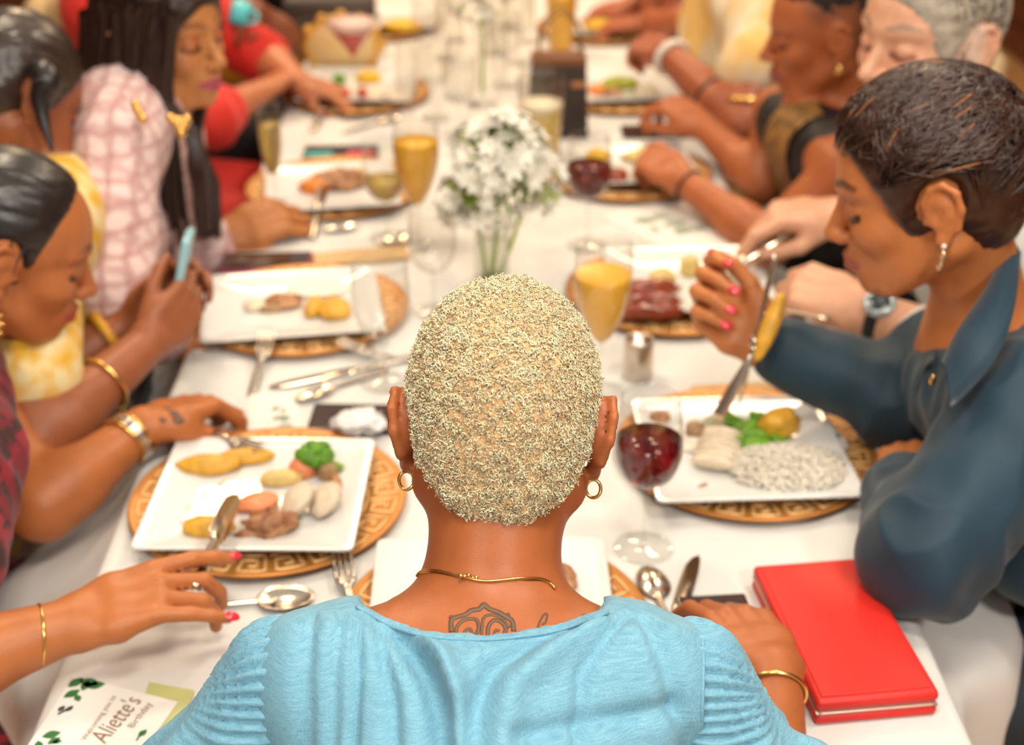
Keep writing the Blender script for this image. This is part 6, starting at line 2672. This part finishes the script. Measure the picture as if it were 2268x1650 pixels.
def wbox(sx, sy, z0, z1, bev):
    V, F = box(sx, sy, z1 - z0, bev, (0, 0, (z0 + z1) / 2))
    return V @ rotz(wa).T + (wc[0], wc[1], TZ), F


obj('lower_cover', wbox(.122, .226, .001, .012, .004), m_red, t)
obj('zip_tape', wbox(.116, .220, .0115, .0175, .002), m_tape, t)
obj('upper_cover', wbox(.122, .226, .0170, .0300, .0045), m_red, t)
obj('cover_inlay', wbox(.110, .212, .0296, .0316, .0018), m_red, t)
P = rsq(1, .12, 8)
pts = [np.array((x * .0590, y * .1115, .0145)) @ rotz(wa).T + (wc[0], wc[1], TZ) for x, y in P]
pts = spline(pts + [pts[0]], 150)[:-1]
obj('zip_line', tube(pts, .0016, 6, closed=True), mat('zip_metal', (.80, .55, .42), .3, metal=.7), t)
c0 = np.array((-.0640, -.040, .0145)) @ rotz(wa).T + (wc[0], wc[1], TZ)
obj('zip_pull', (lambda b: (b[0] @ rotz(wa).T + c0, b[1]))(box(.010, .026, .003, .0012)), m_silver, t)

# ---------------------------------------------------------------- menu cards
m_card = mat('card_paper', (.86, .83, .76), .6)
m_print = mat('brown_print', (.26, .13, .06), .6)
m_leafprint = mat('green_print', (.035, .17, .045), .6)
m_greyprint = mat('grey_green_print', (.34, .40, .30), .6)


def card(corners, label, z=Z1, m=None):
    V = np.array([T(x, y, z) for x, y in corners])
    P2 = V[:, :2]
    if (np.cross(P2[1] - P2[0], P2[2] - P2[1])) < 0:
        P2 = P2[::-1]
    o = obj('menu_card', prism([tuple(p) for p in P2], z, z + .0009), m or m_card, smooth=False)
    return tag(o, label, 'card')


def text_on(parent, s, a, b, z, m, shear=0.0, name='lettering', hscale=1.0):
    """lettering lying flat from pixel a to pixel b"""
    cu = bpy.data.curves.new('lettering', 'FONT')
    cu.body = s
    cu.shear = shear
    tmp = bpy.data.objects.new('lettering_tmp', cu)
    COL.objects.link(tmp)
    dg = bpy.context.evaluated_depsgraph_get()
    me = bpy.data.meshes.new_from_object(tmp.evaluated_get(dg))
    bpy.data.objects.remove(tmp)
    V = np.array([v.co for v in me.vertices])
    F = [tuple(p.vertices) for p in me.polygons]
    bpy.data.meshes.remove(me)
    A, B = T(*a, z), T(*b, z)
    w = V[:, 0].max() - V[:, 0].min()
    k = np.linalg.norm(B - A) / w
    x = nrm(B - A)
    y = np.cross((0, 0, 1), x)
    W = A + np.outer((V[:, 0] - V[:, 0].min()) * k, x) + np.outer(V[:, 1] * k * hscale, y) + (0, 0, 0)
    W[:, 2] = z
    return obj(name, (W, F), m, parent, smooth=False)


def leaf_print(parent, px, py, ang, L, z, m, name='leaf_print'):
    p = T(px, py, z)
    n = 8
    out = [(L * (i / n), .30 * L * math.sin(math.pi * i / n)) for i in range(n + 1)] + [(L * (i / n), -.30 * L * math.sin(math.pi * i / n)) for i in range(n - 1, 0, -1)]
    V = np.array([(x, y, 0) for x, y in out]) @ rotz(rad(ang)).T + (p[0], p[1], z)
    return obj(name, (V, [tuple(range(len(out)))]), m, parent, smooth=False)


under = card([(330, 1512), (430, 1530), (400, 1640), (290, 1640)], 'olive edged leaf of the folded menu card near the blue sleeve', Z1 - .0002, mat('olive_card', (.56, .56, .22), .6))
mc = card([(62, 1652), (165, 1498), (395, 1556), (250, 1760), (10, 1730)], 'white welcome card with brown lettering at the near left corner', Z1 + .001)
zt = Z1 + .0022
text_on(mc, 'Welcoming you to', (190, 1640), (258, 1542), zt, m_print)
text_on(mc, "Aliette's", (232, 1648), (316, 1550), zt, m_print, .25, hscale=1.45)
text_on(mc, 'Birthday', (296, 1612), (338, 1558), zt, m_print)
for px, py, a, L in ((176, 1506, -20, .022), (188, 1520, 10, .020), (150, 1522, 50, .019), (140, 1545, 40, .018), (168, 1538, -60, .012), (182, 1530, 80, .016),
                     (92, 1632, 20, .018), (84, 1640, -70, .014), (104, 1648, 40, .014), (114, 1644, 10, .010)):
    leaf_print(mc, px, py, a, L, zt, m_leafprint)
for px, py in ((128, 1576), (146, 1576)):
    leaf_print(mc, px, py, 62, .010, zt, mat('dark_emblem', (.05, .06, .05), .6), 'emblem_bar')
obj('emblem_line', tube([T(128, 1582, zt), T(150, 1570, zt)], .0014, 4, flat=.1, ref=(0, 0, 1)), MATS['dark_emblem'], mc)
obj('twig_print', tube([T(302, 1640, zt), T(310, 1628, zt), T(318, 1622, zt)], .0009, 4, flat=.1, ref=(0, 0, 1)), m_leafprint, mc)
leaf_print(mc, 306, 1632, 60, .012, zt, m_leafprint)
c2 = card([(548, 968), (552, 872), (660, 866), (668, 962)], 'white card with green tree print between the tattooed hand and the dark phone')
for px, py, a, L in ((600, 930, 30, .022), (612, 945, 10, .024), (625, 935, 70, .020), (606, 912, 80, .018), (630, 915, 110, .014)):
    leaf_print(c2, px, py, a, L, Z1 + .0012, m_greyprint)
c3 = card([(1330, 480), (1468, 440), (1660, 520), (1520, 575)], 'white sheet with faint green print beside the man in white')
for px, py, a, L in ((1400, 492, 20, .05), (1440, 478, -10, .04), (1470, 500, 30, .05), (1500, 520, 60, .05), (1530, 512, 40, .04), (1455, 515, 100, .03)):
    leaf_print(c3, px, py, a, L, Z1 + .0012, m_greyprint)
c4 = card([(1800, 985), (1850, 945), (1880, 990), (1830, 1030)], 'small white card with green print tucked under the rice plate', TZ + .0142)
leaf_print(c4, 1848, 975, 70, .022, TZ + .0154, m_leafprint)
# folded tan napkins
for lab, (px, py), sx, sy, a in (('folded tan napkin behind the rice plate', (1640, 872), .135, .030, 3), ('folded tan napkin beyond the phone of the tweed guest', (800, 575), .16, .05, 12)):
    p = T(px, py)
    V, F = box(sx, sy, .010, .004, (0, 0, .006))
    V[:, 2] += .003 * np.sin(V[:, 0] * 40)
    V[:, 2] = np.maximum(V[:, 2], .0008)
    tag(obj('napkin', (V @ rotz(rad(a)).T + p, F), mat('tan_napkin', (.70, .46, .22), .8)), lab, 'napkin')

# ---------------------------------------------------------------- flowers
m_petal = mat('white_petal', (.90, .86, .74), .6)
m_stemg = mat('flower_stem', (.40, .54, .05), .5)
m_bud = mat('green_bud', (.45, .55, .10), .5)


def floret():
    P = []
    for i in range(6):
        a = i * math.pi / 3
        V, F = [], []
        for j in range(5):
            t = j / 4
            w = .0045 * math.sin(math.pi * (.12 + .80 * t))
            r, z = .016 * t, .014 * t - .006 * t * t
            V += [(r, -w, z), (r + .0006, 0, z - .0012), (r, w, z)]
        for j in range(4):
            for k in range(2):
                F.append((j * 3 + k, (j + 1) * 3 + k, (j + 1) * 3 + k + 1, j * 3 + k + 1))
        V = np.array(V)
        V2 = V + (0, 0, .0005)
        n = len(V)
        P.append((V @ rotz(a).T, F))
        P.append((V2 @ rotz(a).T, [tuple(i + 0 for i in f[::-1]) for f in F]))
    return join(P)


FL = floret()


def umbel(base, centre, r, n, label, seed, h=.02):
    rng = np.random.default_rng(seed)
    t = thing('flower_stalk', label, 'flower', base)
    obj('stem', tube(spline([base, (base + centre) / 2 + (.004, 0, 0), centre], 10), [.0042, .0036, .0040], 8), m_stemg, t)
    for i in range(n):
        v = nrm(rng.normal(0, 1, 3) + (0, 0, .55))
        e = centre + v * r * rng.uniform(.70, 1.12)
        mid = centre + v * r * .5 + (0, 0, .004)
        obj('pedicel', tube([centre, mid, e], [.0020, .0016, .0022], 5), m_stemg, t)
        if i % 9 == 8:
            obj('bud', (ball((0, 0, 0), (.0035, .0035, .009), 8, 6)[0] @ basis(v).T + e, ball((0, 0, 0), 1, 8, 6)[1]), m_bud, t)
            continue
        me_key = 'floret'
        q = Vector(v).to_track_quat('Z', 'Y').to_euler()
        c = shared('floret', me_key, FL, m_petal, t, q, tuple(np.array(e) - np.array(t.location)))
        k_ = rng.uniform(1.0, 1.4)
        c.scale = (k_, k_, k_)
    return t


def vase(px, py, r, h, label, foot=False):
    p = T(px, py)
    t = thing('glass_vase', label, 'vase', (p[0], p[1], TZ))
    if not foot:
        V, F = lathe([(1e-5, 0), (r, 0), (r, h), (r - .002, h + .0005), (r - .002, .006), (1e-5, .006)], 36)
        obj('vase_wall', (V + p, F), m_glass, t)
        V, F = lathe([(1e-5, .0065), (r - .0025, .0065), (r - .0025, h * .55), (1e-5, h * .55)], 36)
        obj('water', (V + p, F), glass_mat('vase_water', (.96, .98, .93)), t)
    else:
        V, F = lathe([(1e-5, 0), (.035, 0), (.034, .004), (.007, .012), (.007, h * .5), (r, h), (r - .001, h), (.004, h * .5), (.004, .02), (1e-5, .02)], 32)
        obj('vase_wall', (V + p, F), m_glass, t)
    return p


p = vase(1090, 622, .029, .125, 'clear cylinder vase of white flowers beyond the bleached head')
umbel(p + (.0, .0, .010), p + (.010, 0, .190), .078, 84, 'large white flower head leaning over the cylinder vase', 3)
umbel(p + (-.010, .004, .010), p + (-.035, -.010, .150), .048, 34, 'small white flower head left in the cylinder vase', 5)
umbel(p + (.012, .0, .010), p + (.058, .010, .165), .048, 34, 'small white flower head right in the cylinder vase', 6)
p = vase(1068, 232, .022, .19, 'tall footed stem vase in the middle of the far table', True)
umbel(p + (0, 0, .03), p + (0, 0, .235), .06, 36, 'pale flower head in the tall stem vase', 8)

# ---------------------------------------------------------------- bags and the gilt frame
p = T(1236, 308)
t = thing('gift_bag', 'dark grey gift bag with rope handles beside the beer glass', 'bag', (p[0], p[1], TZ))
V, F = box(.118, .060, .168, .004, (0, .03, .084))
V[:, 0] *= 1 - .06 * (V[:, 2] - .08) / .08
obj('bag_body', (V + p, F), mat('charcoal_paper', (.045, .030, .024), .6, var=.2, vscale=30), t)
V, F = box(.112, .061, .018, .002, (0, .03, .160))
obj('top_band', (V + p, F), mat('brown_band', (.20, .075, .025), .5), t)
for y in (.004, .056):
    obj('handle', tube(spline([p + (-.040, y, .166), p + (-.036, y, .215), p + (-.006, y, .255), p + (.018, y, .252), p + (.044, y, .212), p + (.044, y, .166)], 24), .0024, 6), mat('rope', (.30, .16, .06), .7), t)
V, F = box(.030, .001, .012, 0, (.040, -.002, .115))
obj('bag_tag', (V + p, F), mat('copper_tag', (.50, .24, .11), .4, metal=.5), t, smooth=False)
p = T(742, 118)
t = thing('handbag', 'dark grey handbag lying behind the gilt arched frame', 'bag', (p[0], p[1], TZ))
V, F = box(.225, .07, .140, .014, (-.008, .02, .070))
obj('bag_body', (V + p, F), mat('grey_leather', (.085, .062, .050), .5), t)
V, F = box(.226, .04, .04, .012, (-.008, -.002, .118))
obj('bag_flap', (V + p, F), MATS['grey_leather'], t)
obj('handle', tube(spline([p + (-.09, .02, .137), p + (-.07, .02, .17), p + (0, .02, .182), p + (.07, .02, .17), p + (.09, .02, .137)], 20), .005, 6), MATS['grey_leather'], t)
# gilt arch
p = T(762, 168)
t = thing('arched_frame', 'cream panel in a gilt scalloped arch standing behind the red cocktail', 'frame', (p[0], p[1], TZ))
out = [(.080 * math.cos(a), .070 + .062 * math.sin(a)) for a in np.linspace(0, math.pi, 20)] + [(-.080, 0.0), (.080, 0.0)]
V, F = prism([(x, z) for x, z in out], -.006, .006, .001)
V = np.stack((V[:, 0], V[:, 2], V[:, 1]), 1)
obj('panel', (V + p, F), mat('cream_panel', (.78, .56, .26), .5), t)
pts = [p + (.083 * math.cos(a), 0, .070 + .066 * math.sin(a)) for a in np.linspace(-.9, math.pi + .9, 40)]
pts = [q for q in pts if q[2] > TZ + .004]
obj('gilt_border', tube(pts, .009, 8), mat('gilt', (.78, .44, .08), .35, metal=.4), t)
for a in np.linspace(0, math.pi, 7):
    obj('scallop', ball(p + (.090 * math.cos(a), 0, .070 + .074 * math.sin(a)), (.012, .008, .012), 10, 8), MATS['gilt'], t)

skirts()
